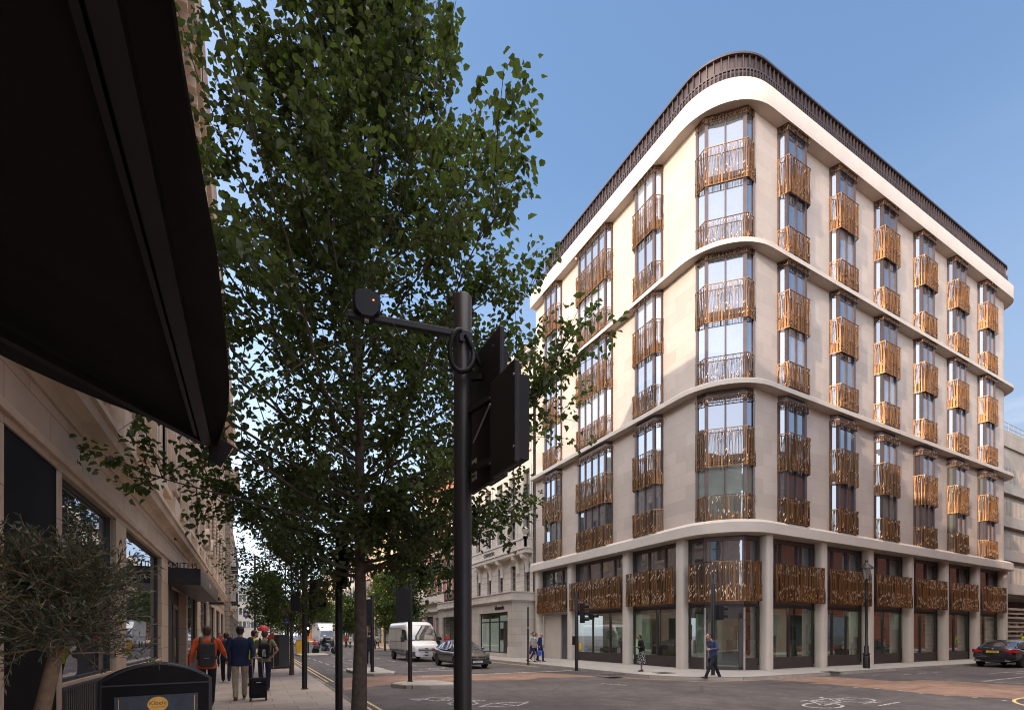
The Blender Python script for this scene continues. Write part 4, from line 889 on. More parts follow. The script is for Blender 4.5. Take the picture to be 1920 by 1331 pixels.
m = MB(); ops = [(22 + 4 * i, 23.4 + 4 * i, a, b) for i in range(9) for a, b in ((4.8, 6.8), (8, 10), (11.2, 13))] + [(21 + 6 * i, 25.6 + 6 * i, .4, 3.5) for i in range(6)]
wall_open(m, 19.5, 170, 0, 16.5, ops, .25, fn); m.quad((19.5, .6, 16.5), (170, .6, 16.5), (170, -12, 16.5), (19.5, -12, 16.5)); m.quad((170, .6, 0), (170, -12, 0), (170, -12, 16.5), (170, .6, 16.5)); m.build('wall', redbrick, oc)
m = MB()
for a, b, c, d in ops: m.quad((a, .4, c), (b, .4, c), (b, .4, d), (a, .4, d))
m.build('pane', pane_old, oc)
# ================================================================= trees
bark = M('grey brown bark', (.095, .072, .052), .9, 0, .4, 9, bmp=1.0, bscale=26)
bark2 = M('pale olive bark', (.30, .21, .13), .85, 0, .3, 12, bmp=.6, bscale=30)
leafm = leafmat('hazel leaf', (.05, .074, .022), (.165, .20, .055), .42, .6)
leaf_y = leafmat('sunlit yellow leaf', (.10, .13, .02), (.24, .25, .04), .4)  # yellow of the sunlight is put into the leaf colour
leaf_g = leafmat('street tree leaf', (.04, .065, .018), (.13, .17, .045), .4)
leaf_o = leafmat('olive leaf', (.055, .068, .046), (.18, .195, .135), .2, .5)
leaf_r = leafmat('turning leaf', (.16, .09, .03), (.22, .07, .03), .3)
def add_leaf(vs, fs, p, d, up, l, w_, fold=.25, narrow=False):
    d = d.normalized(); s = d.cross(up)
    if s.length < 1e-3: s = d.orthogonal()
    s.normalize(); n = s.cross(d); o = len(vs)
    if narrow:
        vs += [p, p + d * l * .5 + s * w_ / 2, p + d * l, p + d * l * .5 - s * w_ / 2]; fs.append((o, o + 1, o + 2, o + 3)); return
    vs += [p, p + d * l * .22 + s * w_ * .42 + n * w_ * fold, p + d * l * .6 + s * w_ * .40 + n * w_ * fold * .9, p + d * l - n * l * .12,
           p + d * l * .6 - s * w_ * .40 + n * w_ * fold * .9, p + d * l * .22 - s * w_ * .42 + n * w_ * fold]
    fs += [(o, o + 1, o + 2, o + 3), (o, o + 3, o + 4, o + 5)]
def tree(label, x, y, h, r_trunk, z0, prof, nl, ns, nleaf, ll, mat, seed, group=None, name='street_tree', lean=(0, 0), el=(25, 60), sub=.45, mt=None, cat='tree', off=(0, 0), spread=.32, fp=.92):
    """prof(f) crown radius at crown fraction f; nl limbs, ns side twigs on each, nleaf leaves on each twig"""
    rnd = random.Random(seed); root = thing(name, label, cat, (x, y, 0), 0, group)
    tk = MB(); top = Vector((lean[0], lean[1], h * .93)); pts = []
    for k in range(9):
        f = k / 8; pts.append(Vector((top.x * f + rnd.uniform(-.03, .03) * h / 12 * (k > 0), top.y * f + rnd.uniform(-.03, .03) * h / 12 * (k > 0), top.z * f - .05)))
    tk.tube(pts, [r_trunk * (1.18 if k == 0 else 1 - .93 * (k / 8) ** .9) for k in range(9)], 12)
    vs, fs = [], []
    def trunk_at(z):
        f = max(0, min(.999, z / top.z)) * 8; i = int(f); return pts[i].lerp(pts[i + 1], f - i)
    H_ = h - z0
    for i in range(nl):
        f = ((i + rnd.random() * .8) / nl) ** fp; zr = z0 + H_ * f * .9; R = prof(f) * rnd.uniform(.72, 1.08); az = i * 2.39996 + rnd.uniform(-.4, .4)
        e = radians(el[0] + (el[1] - el[0]) * f + rnd.uniform(-10, 10)); L_ = R / max(.35, cos(e))
        base = trunk_at(max(z0 * .55, zr - R * tan(e) * .55)); d = Vector((cos(az) * cos(e), sin(az) * cos(e), sin(e)))
        if off[0] or off[1]: d = (d + Vector((off[0], off[1], 0)) * (1 - f)).normalized()
        bp = [base]; cur = base.copy(); dd = d.copy(); nk = 6
        for k in range(nk):
            dd = (dd + Vector((rnd.uniform(-.16, .16), rnd.uniform(-.16, .16), rnd.uniform(-.06, .16)))).normalized(); cur = cur + dd * (L_ / nk); bp.append(cur.copy())
        rb = max(.006, r_trunk * .33 * (1 - f * .75)); tk.tube(bp, [rb * (1 - .85 * k / nk) for k in range(nk + 1)], 5)
        for j in range(ns):
            g = rnd.uniform(.22, 1.0) if j else 1.0; q = g * nk; a = min(nk - 1, int(q)); sp = bp[a].lerp(bp[a + 1], q - a); ax = (bp[a + 1] - bp[a]).normalized()
            sd = Vector((rnd.gauss(0, 1), rnd.gauss(0, 1), rnd.gauss(.25, .8))).normalized(); tw = (ax * .55 + sd).normalized() if j else ax
            sl_ = R * sub * rnd.uniform(.5, 1.15) * (1.15 - .4 * g); ep = sp + tw * sl_; ep.z += sl_ * .12; mid = sp.lerp(ep, .5) + Vector((rnd.uniform(-1, 1), rnd.uniform(-1, 1), rnd.uniform(-.5, 1))) * sl_ * .08
            tk.tube([sp, mid, ep], [max(.004, rb * .28), max(.003, rb * .2), .003], 3, False)
            for k in range(nleaf):
                t = rnd.uniform(.12, 1.04); p = sp.lerp(mid, t * 2) if t < .5 else mid.lerp(ep, t * 2 - 1)
                p = p + Vector((rnd.gauss(0, 1), rnd.gauss(0, 1), rnd.gauss(0, 1))) * spread * ll * 3 * (.4 + .6 * rnd.random())
                ld = Vector((rnd.gauss(0, 1), rnd.gauss(0, 1), rnd.gauss(-.55, .6))) + tw * .4
                s_ = ll * rnd.uniform(.6, 1.2); add_leaf(vs, fs, p, ld, Vector((rnd.gauss(0, .45), rnd.gauss(0, .45), 1)), s_, s_ * .86)
    tk.build('trunk', mt or bark, root, 70)
    cm = MB(); cm.v = [tuple(v) for v in vs]; cm.f = fs; cm.m = [0] * len(fs); cm.build('crown', mat, root)
    return root
def lerp_prof(pts):
    def f(x):
        for (a, va), (b, vb) in zip(pts, pts[1:]):
            if x <= b: return va + (vb - va) * (x - a) / (b - a)
        return pts[-1][1]
    return f
big = tree('tall dense broadleaf tree rising beside the near traffic signal pole', 1.72, 9.2, 15.2, .125, 2.9,
     lerp_prof([(0, 2.2), (.10, 3.7), (.24, 4.2), (.4, 3.0), (.6, 2.5), (.8, 2.05), (1, 1.0)]), 94, 14, 40, .112, leafm, 17, 'trees along the left pavement', off=(.13, -.07), sub=.42, spread=.36, fp=1.3, el=(8, 62))
tree('slim street tree with rounded crown in front of the dark cabinet on the left pavement', 1.42, 21.6, 8.2, .085, 2.1, lerp_prof([(0, 1.7), (.25, 2.9), (.6, 2.4), (1, .6)]), 46, 12, 24, .12, leaf_g, 21, 'trees along the left pavement', spread=.5)
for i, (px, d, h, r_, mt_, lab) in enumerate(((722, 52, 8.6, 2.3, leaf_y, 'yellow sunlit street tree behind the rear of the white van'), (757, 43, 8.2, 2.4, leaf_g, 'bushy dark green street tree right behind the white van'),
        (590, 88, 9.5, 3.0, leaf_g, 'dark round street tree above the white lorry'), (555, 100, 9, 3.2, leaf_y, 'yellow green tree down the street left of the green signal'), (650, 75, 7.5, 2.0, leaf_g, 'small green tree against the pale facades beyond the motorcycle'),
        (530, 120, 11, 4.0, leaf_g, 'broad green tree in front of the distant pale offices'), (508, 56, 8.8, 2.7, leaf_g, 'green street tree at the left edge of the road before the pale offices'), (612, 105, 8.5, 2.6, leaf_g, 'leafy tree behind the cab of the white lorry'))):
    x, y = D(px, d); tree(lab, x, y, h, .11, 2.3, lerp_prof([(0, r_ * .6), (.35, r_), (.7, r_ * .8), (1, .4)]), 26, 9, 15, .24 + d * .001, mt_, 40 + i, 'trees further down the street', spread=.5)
# potted olive
def olive(x, y):
    root = thing('olive_tree', 'grey green potted olive tree beside the dark shop shutter', 'olive tree', (x, y, 0)); rnd = random.Random(9)
    tk = MB(); tk.tube([(-.06, 0, .5), (-.04, .03, 1.0), (.04, .02, 1.42), (.05, 0, 2.2)], [.058, .052, .045, .012], 10); vs, fs = [], []
    for i in range(84):
        f = rnd.random(); az = i * 2.4; e = radians(rnd.uniform(-15, 75)); L_ = (.66 - .22 * f) * rnd.uniform(.65, 1.12); b = Vector((.05, .0, 1.40 + .72 * f))
        d = Vector((cos(az) * cos(e), sin(az) * cos(e), sin(e))); mid = b + d * L_ * .5; ep = b + d * L_ + Vector((0, 0, -.06)); tk.tube([b, mid, ep], [.011, .007, .002], 4, False)
        for j in range(13):
            t = rnd.uniform(.2, 1); sp = b.lerp(mid, t * 2) if t < .5 else mid.lerp(ep, t * 2 - 1)
            td = (d * .7 + Vector((rnd.gauss(0, 1), rnd.gauss(0, 1), rnd.gauss(.3, .8))) * .6).normalized(); l2 = rnd.uniform(.12, .26)
            tk.tube([sp, sp + td * l2], [.003, .0015], 3, False)
            for k in range(11):
                q = sp + td * l2 * (k + 1) / 11; ld = td * .8 + Vector((rnd.gauss(0, 1), rnd.gauss(0, 1), rnd.gauss(0, 1))) * .55
                add_leaf(vs, fs, q, ld, Vector((rnd.gauss(0, 1), rnd.gauss(0, 1), rnd.gauss(0, 1))), rnd.uniform(.045, .075), .013, narrow=True)
    tk.build('trunk', bark2, root, 60); cm = MB(); cm.v = [tuple(v) for v in vs]; cm.f = fs; cm.m = [0] * len(fs); cm.build('crown', leaf_o, root)
    pt_ = MB(); pt_.lathe([(.0, 0), (.2, 0), (.27, .5), (.3, .5), (.3, .58), (.26, .58), (.25, .5), (.0, .48)], n=24); pt_.build('pot', M('dark planter', (.03, .028, .028), .6), root, 50)
olive(*D(88, 3.75))

# ================================================================= street furniture
lens_dark = M('unlit signal lens', (.03, .02, .02), .15, bmp=0); lens_green = glowmat('green signal lamp', (.1, 1, .55), 14); steel = M('galvanised steel', (.4, .4, .41), .35, .8, bmp=0)
amberbox = M('yellow push button box', (.75, .42, .03), .45, bmp=0); postm = M('black signal pole paint', (.018, .0155, .0155), .42, 0, .25, 3, bmp=.05, spec=.3)
def sig_head(parent, x, y, z, rot, n=3, board=True, lit=None, bw=.5, bh=1.1):
    """signal head facing local -y"""
    m = MB(); m.box(-.13, -.10, 0, .13, .12, .30 * n); 
    h = m.build('signal_head', black, parent, None, (x, y, z), rot, bevel=.02)
    if board:
        m = MB(); m.prism([(-bw / 2 + .04, .10), (bw / 2 - .04, .10), (bw / 2, .12), (bw / 2, .15), (-bw / 2, .15), (-bw / 2, .12)], -.08, bh - .08); m.build('backing_board', black, h)
    for k in range(n):
        zc = .15 + .3 * k; m = MB()
        m.loft([[(r_ * cos(a), yy, zc + r_ * sin(a)) for a in [radians(-25 + 230 * j / 14) for j in range(15)]] for r_, yy in ((.115, -.1), (.12, -.30), (.108, -.30), (.103, -.1))], False, False); m.build('hood', black, h)
        MB().lathe([(.0, -.115), (.07, -.112), (.098, -.10), (.0, -.09)], (0, 0, zc), 14, 'y').build('lens', lens_green if lit == k else lens_dark, h)
    return h
def pole(name, label, cat, x, y, h, r=.07, group=None, z=0, mat=None):
    root = thing(name, label, cat, (x, y, z), 0, group); m = MB(); m.lathe([(r, -.02), (r, h - .01), (r * .9, h), (0, h)], n=20); m.lathe([(r + .03, 0), (r + .03, .02), (r, .025)], n=20); m.build('post', mat or postm, root, 40); return root
GS = 'traffic signal poles'
# near pole: camera arm, cable loop, two signal heads seen from behind
np_ = pole('traffic_signal', 'big near black signal pole with detector arm and heads seen from behind', 'traffic light', 1.6, 3.92, 4.5, .0775, GS)
m = MB(); m.obox((-.03, .0, 4.17), (-.92, .17, 4.17), (0, 0, 1), .045, .05); m.obox((-.06, -.06, 4.12), (.06, -.06, 4.12), (0, 0, 1), .04, .1); arm = m.build('detector_arm', postm, np_, bevel=.004)
m = MB(); m.loft([[(sx * w_, yy, zz) for sx, zz in ((-1, .0), (-1.12, .1), (-1, .2), (0, .235), (1, .2), (1.12, .1), (1, .0), (.5, -.06), (-.5, -.06))] for yy, w_ in ((-.07, .10), (-.045, .12), (.05, .12), (.08, .08))])
det = m.build('detector', M('black casing', (.008, .008, .009), .4, bmp=0, spec=.25), np_, 40, (-.78, .13, 4.19), -.15); det.scale = (.82, .82, .72); m = MB(); m.box(-.02, -.02, -.09, .02, .02, 0); m.build('bracket', steel, det)
MB().ball((.06, -.062, .12), (.012, .012, .012), 8, 6).build('indicator_lamp', glowmat('red indicator', (1, .08, .03), 6), det)
m = MB(); lp = [(-.02 + .105 * cos(a) - .03, -.10 + .02 * sin(2 * a), 3.97 + .17 * sin(a)) for a in [radians(95 + 330 * k / 22) for k in range(23)]]; lp += [(.10, -.10, 3.93), (.2, -.06, 3.86), (.24, 0, 3.80)]; m.tube(lp, .021, 8)
m.tube([(-.60, .10, 4.2), (-.52, .05, 4.02), (-.36, .0, 3.86), (-.18, -.05, 3.80), (-.08, -.09, 3.82)], .006, 5); m.build('cable', black, np_, 60)
def back_head(x, y, z, h, L_, label, sd=1):                 # backing board along the street, housing on the far side
    m = MB(); m.box(0, -L_ / 2, 0, .05, L_ / 2, h); o = m.build('backing_board', postm, np_, None, (x, y, z), None, .02)
    m = MB(); 
    if sd > 0: m.box(.05, -.16, .06, .15, .16, h - .08)
    else:
        m.box(-.12, -.16, .06, 0, .16, h - .08)
        for k in range(2): m.lathe([(.0, -.12), (.1, -.12), (.11, -.2), (.1, -.2), (.09, -.13)], (0, 0, .2 + k * .4), 14, 'x')
    m.build('signal_head', black, o, 40)
    m = MB()
    for yy in (-.2, .2):
        for zz in (.12, h - .12): m.lathe([(.009, -.006), (.009, 0)], (0, yy, zz), 8, 'x')
    m.build('bolt', steel, o); return o
hb = back_head(.13, -.14, 2.86, 1.2, .62, '')
MB().box(-.004, .14, .1, 0, .24, .28).build('maker_plate', M('white sticker', (.6, .58, .55), .5, bmp=0), hb)
m = MB()
for k in range(4): m.box(-.0055, .155, .13 + k * .035, -.0035, .225, .145 + k * .035)
m.build('print', black, hb)
back_head(.07, -.60, 2.84, .76, .42, '')
for a_, b_ in (((.02, .0, 3.0), (.13, -.5, 3.0)), ((.02, 0, 3.5), (.13, -.5, 3.5)), ((.02, 0, 3.8), (.14, -.1, 3.8))): MB().obox(a_, b_, (0, 0, 1), .042, .042).build('bracket', postm, np_)
MB().tube([(.08, -.04, 3.25), (.06, -.42, 3.42)], .008, 6).build('tie_rod', steel, np_)
p2 = pole('traffic_signal', 'plain slim black signal pole just left of the big tree trunk', 'traffic light', 1.55, 10.35, 3.75, .072, GS)
m = MB(); m.box(.07, -.3, 2.55, .12, .3, 3.6); m.build('backing_board', black, p2)
x, y = G(571, 1291); p3 = pole('traffic_signal', 'black signal pole on the left pavement with hooded heads on its right side', 'traffic light', x, y, 3.7, .075, GS)
sig_head(p3, .28, -.05, 2.35, radians(60), 3, False); sig_head(p3, -.24, .1, 2.3, pi, 2, False)
x, y = G(698, 1259.5); p4 = pole('traffic_signal', 'black signal pole on the traffic island nearer the motorcycle', 'traffic light', x, y, 3.3, .075, GS, .012)
sig_head(p4, -.3, .05, 2.05, pi, 3, True, None, .52, 1.15)
x, y = G(769, 1278); p5 = pole('traffic_signal', 'black signal pole on the nearest traffic island in front of the white van', 'traffic light', x, y, 3.45, .072, GS, .012)
sig_head(p5, -.26, .06, 2.15, pi, 3, True, None, .5, 1.15)
x, y = G(1081, 1256); p6 = pole('traffic_signal', 'black signal pole with yellow push button box before the corner building', 'traffic light', x, y, 3.55, .075, GS)
sig_head(p6, .30, -.05, 2.15, radians(50), 3, False); sig_head(p6, .62, -.3, 2.3, radians(35), 1, False)
m = MB(); m.box(-.17, -.1, 1.15, -.08, .1, 1.55); m.build('push_button', black, p6); MB().box(.07, -.13, .95, .17, -.04, 1.25).build('push_button', amberbox, p6)
x, y = G(1337, 1265); p7 = pole('traffic_signal', 'black signal pole behind the crossing man at the building corner', 'traffic light', x, y, 3.65, .075, GS)
sig_head(p7, .28, -.08, 2.2, radians(75), 2, False)
x, y = G(990, 1246); q_ = pole('post', 'thin plain dark post on the far pavement beside the walking group', 'post', x, y, 3.1, .045); MB().lathe([(.05, 0), (.05, .1)], (0, 0, 1.95), 10).build('band', steel, q_)
x, y = D(578, 43); p8 = pole('traffic_signal', 'distant signal pole showing green beside the yellow box', 'traffic light', x, y, 3.0, .07, GS); sig_head(p8, 0, -.16, 1.75, radians(-20), 3, False, 1); MB().lathe([(.075, 1.0), (.075, 1.5)], n=12).build('band', amberbox, p8)
# street lamp in front of the right face
x, y = G(1624.5, 1252); lp_ = thing('street_lamp', 'old fashioned black lamp standard with glass lantern before the right shop windows', 'street lamp', (x, y, 0)); m = MB()
m.lathe([(.15, 0), (.15, .55), (.12, .6), (.15, .64), (.15, .7), (.10, .76), (.10, 1.05), (.06, 1.1), (.055, 3.3), (.075, 3.33), (.055, 3.37), (.045, 4.2), (.06, 4.25), (.02, 4.3)], n=14); m.obox((-.22, 0, 4.12), (.22, 0, 4.12), (0, 0, 1), .03, .03); m.build('post', postm, lp_, 40)
m = MB(); m.lathe([(.34, 4.82), (.30, 4.86), (.16, 4.98), (.08, 5.08), (.05, 5.15), (.07, 5.2), (.0, 5.28)], n=16)
for k in range(4): a = k * pi / 2 + .6; m.tube([(.10 * cos(a), .10 * sin(a), 4.28), (.2 * cos(a), .2 * sin(a), 4.83)], .012, 5)
hd = m.build('lantern', postm, lp_, 40); MB().lathe([(.09, 4.3), (.185, 4.82)], n=16).build('lamp_glass', panemat('lantern glass', (.35, .35, .33), .3), hd)
# menu board with arched top
bd = thing('menu_board', 'black arched menu stand with dark blue poster and gold oval', 'sign board', (-.74, 5.35, 0), radians(8)); W_ = .385; arch_ = [(W_ * (-1 + 2 * k / 16), 1.20 + .135 * (1 - (-1 + 2 * k / 16) ** 2)) for k in range(17)]
m = MB(); prof_ = [(-W_, .1)] + arch_ + [(W_, .1)]; m.loft([[(a, yy, b) for a, b in prof_] for yy in (-.03, .03)]); m.build('panel', M('matt black panel', (.010, .009, .009), .6, bmp=0, spec=.12), bd)
m = MB(); rim = [(-W_, -.0, .05), (-W_, 0, 1.2)] + [(a, 0, b) for a, b in arch_[1:-1]] + [(W_, 0, 1.2), (W_, 0, .05)]; m.tube(rim, .03, 8); m.box(-.48, -.25, 0, -.33, .25, .05); m.box(.33, -.25, 0, .48, .25, .05); m.box(-W_, -.036, 1.16, W_, -.028, 1.172); m.build('frame', M('grey black frame', (.04, .04, .046), .45, .2, bmp=0, spec=.3), bd, 60)
m = MB(); m.box(-.30, -.042, .25, .30, -.03, 1.07); po = m.build('poster', M('mottled dark blue poster', (.032, .045, .06), .5, 0, .5, 9, bmp=0), bd)
gold = M('gold oval', (.62, .33, .07), .35, .5, .35, 5, bmp=0); m = MB(); m.loft([[(.075 * cos(2 * pi * k / 32), yy, .99 + .066 * sin(2 * pi * k / 32)) for k in range(32)] for yy in (-.042, -.046)]); m.build('oval', gold, po)
m = MB(); m.box(-.275, -.044, .25, -.27, -.041, 1.05); m.box(.27, -.044, .25, .275, -.041, 1.05); m.build('border', gold, po)
text('Kibele', .05, M('brown print', (.12, .05, .01), .5, bmp=0), po, (0, -.047, .985), (pi / 2, 0, 0), .001); text('RESTAURANT & BAR', .011, M('brown print', (.12, .05, .01), .5, bmp=0), po, (0, -.047, .962), (pi / 2, 0, 0), .001)
# cabinet, sign, bins and boxes on the left pavement
x, y = D(523, 23.6); cbx = thing('street_cabinet', 'dark slab shaped street cabinet behind the slim tree', 'cabinet', (x, y, 0)); m = MB(); m.box(-.45, -.18, .03, .45, .18, 1.62); cbd = m.build('casing', M('dark grey cabinet', (.035, .032, .034), .45), cbx, bevel=.02); m = MB(); m.box(-.5, -.22, 0, .5, .22, .06); m.build('plinth', black, cbx); MB().box(-.4, -.2, .15, -.01, -.18, 1.55).build('door', black_satin, cbd)
x, y = D(540, 23.9); sgp = pole('street_sign', 'blue rectangular sign on a dark post above the street cabinet', 'sign', x, y, 2.45, .05); m = MB(); m.box(-.2, -.02, 2.15, .2, .02, 2.48); bs = m.build('sign_plate', M('blue sign', (.02, .07, .42), .4, bmp=0), sgp, None, (.0, -.07, 0))
wt = M('white print', (.7, .7, .7), .5, bmp=0); m = MB(); m.box(-.15, -.024, 2.30, .15, -.021, 2.315); m.box(-.08, -.024, 2.2, .08, -.021, 2.23); m.ball((-.07, -.022, 2.4), (.03, .004, .035), 8, 5); m.build('print', wt, bs)
x, y = D(562, 42.5); yb = thing('grit_box', 'tall yellow box standing on the far traffic island', 'box', (x, y, 0)); m = MB(); m.box(-.3, -.25, 0, .3, .25, 1.15); m.build('casing', M('chrome yellow paint', (.6, .33, .02), .5), yb, bevel=.03); MB().box(-.32, -.27, 1.15, .32, .27, 1.22).build('lid', M('chrome yellow paint', (.6, .33, .02), .5), yb)
x, y = D(494, 24.5); ps = thing('parasol', 'red parasol open beyond the pedestrians on the left pavement', 'parasol', (x, y, 0)); m = MB(); m.lathe([(.25, 1.80), (.23, 1.95), (.14, 2.05), (0.02, 2.08)], n=10); m.build('canopy', M('red cloth', (.55, .03, .045), .6), ps, 60); m = MB(); m.tube([(0, 0, 0), (0, 0, 2.05)], .025); m.build('pole', black, ps)
x, y = D(513, 22.5); pn_ = thing('pennant', 'small red triangular pennant on a thin pole left of the slim tree', 'flag', (x, y, 0)); m = MB(); m.add([(0, 0, 1.75), (0, .01, 1.4), (-.36, 0, 1.42), (0.02, .012, 1.75), (.02, .012, 1.4), (-.36, .012, 1.42)], [(0, 1, 2), (5, 4, 3), (0, 2, 5, 3), (1, 4, 5, 2), (0, 3, 4, 1)]); m.build('cloth', M('red cloth', (.6, .04, .03), .6), pn_); m = MB(); m.tube([(0, 0, 0), (0, 0, 1.8)], .015); m.build('pole', steel, pn_)
for i, (px, d, lab) in enumerate(((478, 33, 'tall dark lamp column on the left pavement near the white offices'), (535, 46, 'lamp column with grey lantern among the leaves of the slim tree'))):
    x, y = D(px, d); sl2 = pole('street_lamp', lab, 'street lamp', x, y, 8.2 if i else 6.8, .06, 'modern lamp columns'); m = MB(); m.obox((0, 0, 8.1 if i else 6.7), (.7, -.1, 8.2 if i else 6.8), (0, 0, 1), .05, .05); a_ = m.build('arm', postm, sl2); MB().ball((.9, -.1, 8.2 if i else 6.8), (.35, .12, .08), 10, 6).build('lantern', M('grey lantern', (.3, .3, .3), .4), a_, 60)
x, y = D(461, 47); hs = thing('hanging_sign', 'small purple projecting sign on the banded stone building', 'sign', (x, y, 3.0)); m = MB(); m.box(-.22, -.04, .3, .22, .04, .9); hp = m.build('sign_plate', M('violet sign', (.10, .06, .2), .5), hs); MB().lathe([(.12, -.06), (.12, -.04)], (0, 0, .6), 14, 'y').build('disc', M('pale disc', (.5, .42, .4), .5), hp); m = MB(); m.tube([(-.4, 0, .9), (-1.0, 0, .9)], .02); m.build('bracket', black, hs)
for i in range(3):
    b = thing('barrier', 'red plastic barrier standing inside the last shop windows', 'barrier', (40.6 + i * 1.3, 15.9 + .15 * i, .02), .1 * i, 'red barriers inside the shop'); m = MB(); m.box(-.6, -.03, .95, .6, .03, 1.05); m.box(-.6, -.03, .1, .6, .03, .2)
    for k in range(7): m.box(-.6 + k * .19, -.025, .2, -.54 + k * .19, .025, .95)
    m.build('panel', M('red plastic', (.6, .05, .04), .45, bmp=0), b); m = MB(); m.box(-.5, -.25, 0, -.42, .25, .06); m.box(.42, -.25, 0, .5, .25, .06); m.build('foot', black, b)
# ================================================================= vehicles (local: +x forward, +y left)
tyre_m = M('tyre rubber', (.018, .018, .018), .8, bmp=.2); rim_m = M('alloy rim', (.30, .30, .31), .3, .9, bmp=0); chrome = M('chrome', (.6, .6, .6), .12, 1, bmp=0)
carglass = panemat('car glass', (.012, .014, .015), .22, .01, 0); trim_b = M('black plastic trim', (.02, .02, .021), .55, bmp=0)
redlens = M('red lamp lens', (.45, .01, .01), .15, bmp=0, coat=.6); clearlens = panemat('headlamp lens', (.25, .25, .25), .35, .05, 0); amber = M('amber lens', (.6, .2, .02), .2, bmp=0)
plate_y = M('yellow plate', (.75, .48, .03), .4, bmp=0, var=.05); plate_w = M('white plate', (.62, .62, .6), .4, bmp=0, var=.05); plate_t = M('plate characters', (.01, .01, .01), .5, bmp=0)
def interp(tab, x):
    for (a, va), (b, vb) in zip(tab, tab[1:]):
        if x <= b:
            t = (x - a) / (b - a); t = max(0, t); t = t * t * (3 - 2 * t) * .5 + t * .5; return va + (vb - va) * t
    return tab[-1][1]
def hull(x0, x1, hw, zb, zt, e, wheels, wr, n=64, seg=28):
    m = MB(); rings = []
    for i in range(n + 1):
        x = x0 + (x1 - x0) * i / n; w_, b, t = interp(hw, x), interp(zb, x), interp(zt, x); ring = []
        for k in range(seg):
            a = 2 * pi * (k + .5) / seg; c, s = cos(a), sin(a); y = w_ * (abs(c) ** e) * (1 if c > 0 else -1); z = (b + t) / 2 + (t - b) / 2 * (abs(s) ** e) * (1 if s > 0 else -1)
            f = (z - b) / max(.01, t - b); y *= 1 - .07 * max(0, f - .55) / .45 - .05 * max(0, .3 - f) / .3
            for wx in wheels:
                dx = abs(x - wx)
                if dx < wr * 1.14 and abs(y) > w_ * .62: z = max(z, wr + sqrt(max(0, (wr * 1.14) ** 2 - dx * dx)))
            ring.append((x, y, z))
        rings.append(ring)
    m.loft(rings); return m
def wheel(root, x, y, r, wd=.22):
    s = 1 if y > 0 else -1; m = MB(); m.lathe([(r * .62, -wd / 2), (r * .9, -wd / 2), (r, -wd / 2 + .03), (r, wd / 2 - .03), (r * .9, wd / 2), (r * .62, wd / 2)], n=28, axis='y')
    w_ = m.build('wheel', tyre_m, root, 40, (x, y, r)); m = MB(); m.lathe([(r * .66, s * (wd / 2 - .02)), (r * .6, s * (wd / 2 - .03)), (r * .56, s * (wd / 2 - .09)), (.0, s * (wd / 2 - .09))], n=24, axis='y')
    for k in range(5):
        a = k * 2 * pi / 5 + .3; m.obox((r * .1 * cos(a), s * (wd / 2 - .03), r * .1 * sin(a)), (r * .62 * cos(a), s * (wd / 2 - .03), r * .62 * sin(a)), (0, 1, 0), r * .2, .03)
    m.lathe([(.0, s * (wd / 2 - .005)), (r * .16, s * (wd / 2 - .02))], n=12, axis='y'); m.build('rim', rim_m, w_, 40)
def glasshouse(xs, base, roof, hb, hr):
    m = MB(); rings = []
    for x in xs:
        b, t = interp(base, x), interp(roof, x); w0, w1 = interp(hb, x), interp(hr, x); f = max(0, min(1, (t - b) / .42)); w1 = w0 + (w1 - w0) * f
        rings.append([(x, -w0, b - .03), (x, -w1, max(b, t - .05)), (x, -w1 * .82, max(b + .005, t - .005)), (x, 0, max(b + .01, t + .015)), (x, w1 * .82, max(b + .005, t - .005)), (x, w1, max(b, t - .05)), (x, w0, b - .03)])
    m.loft(rings, True, True); return m, rings
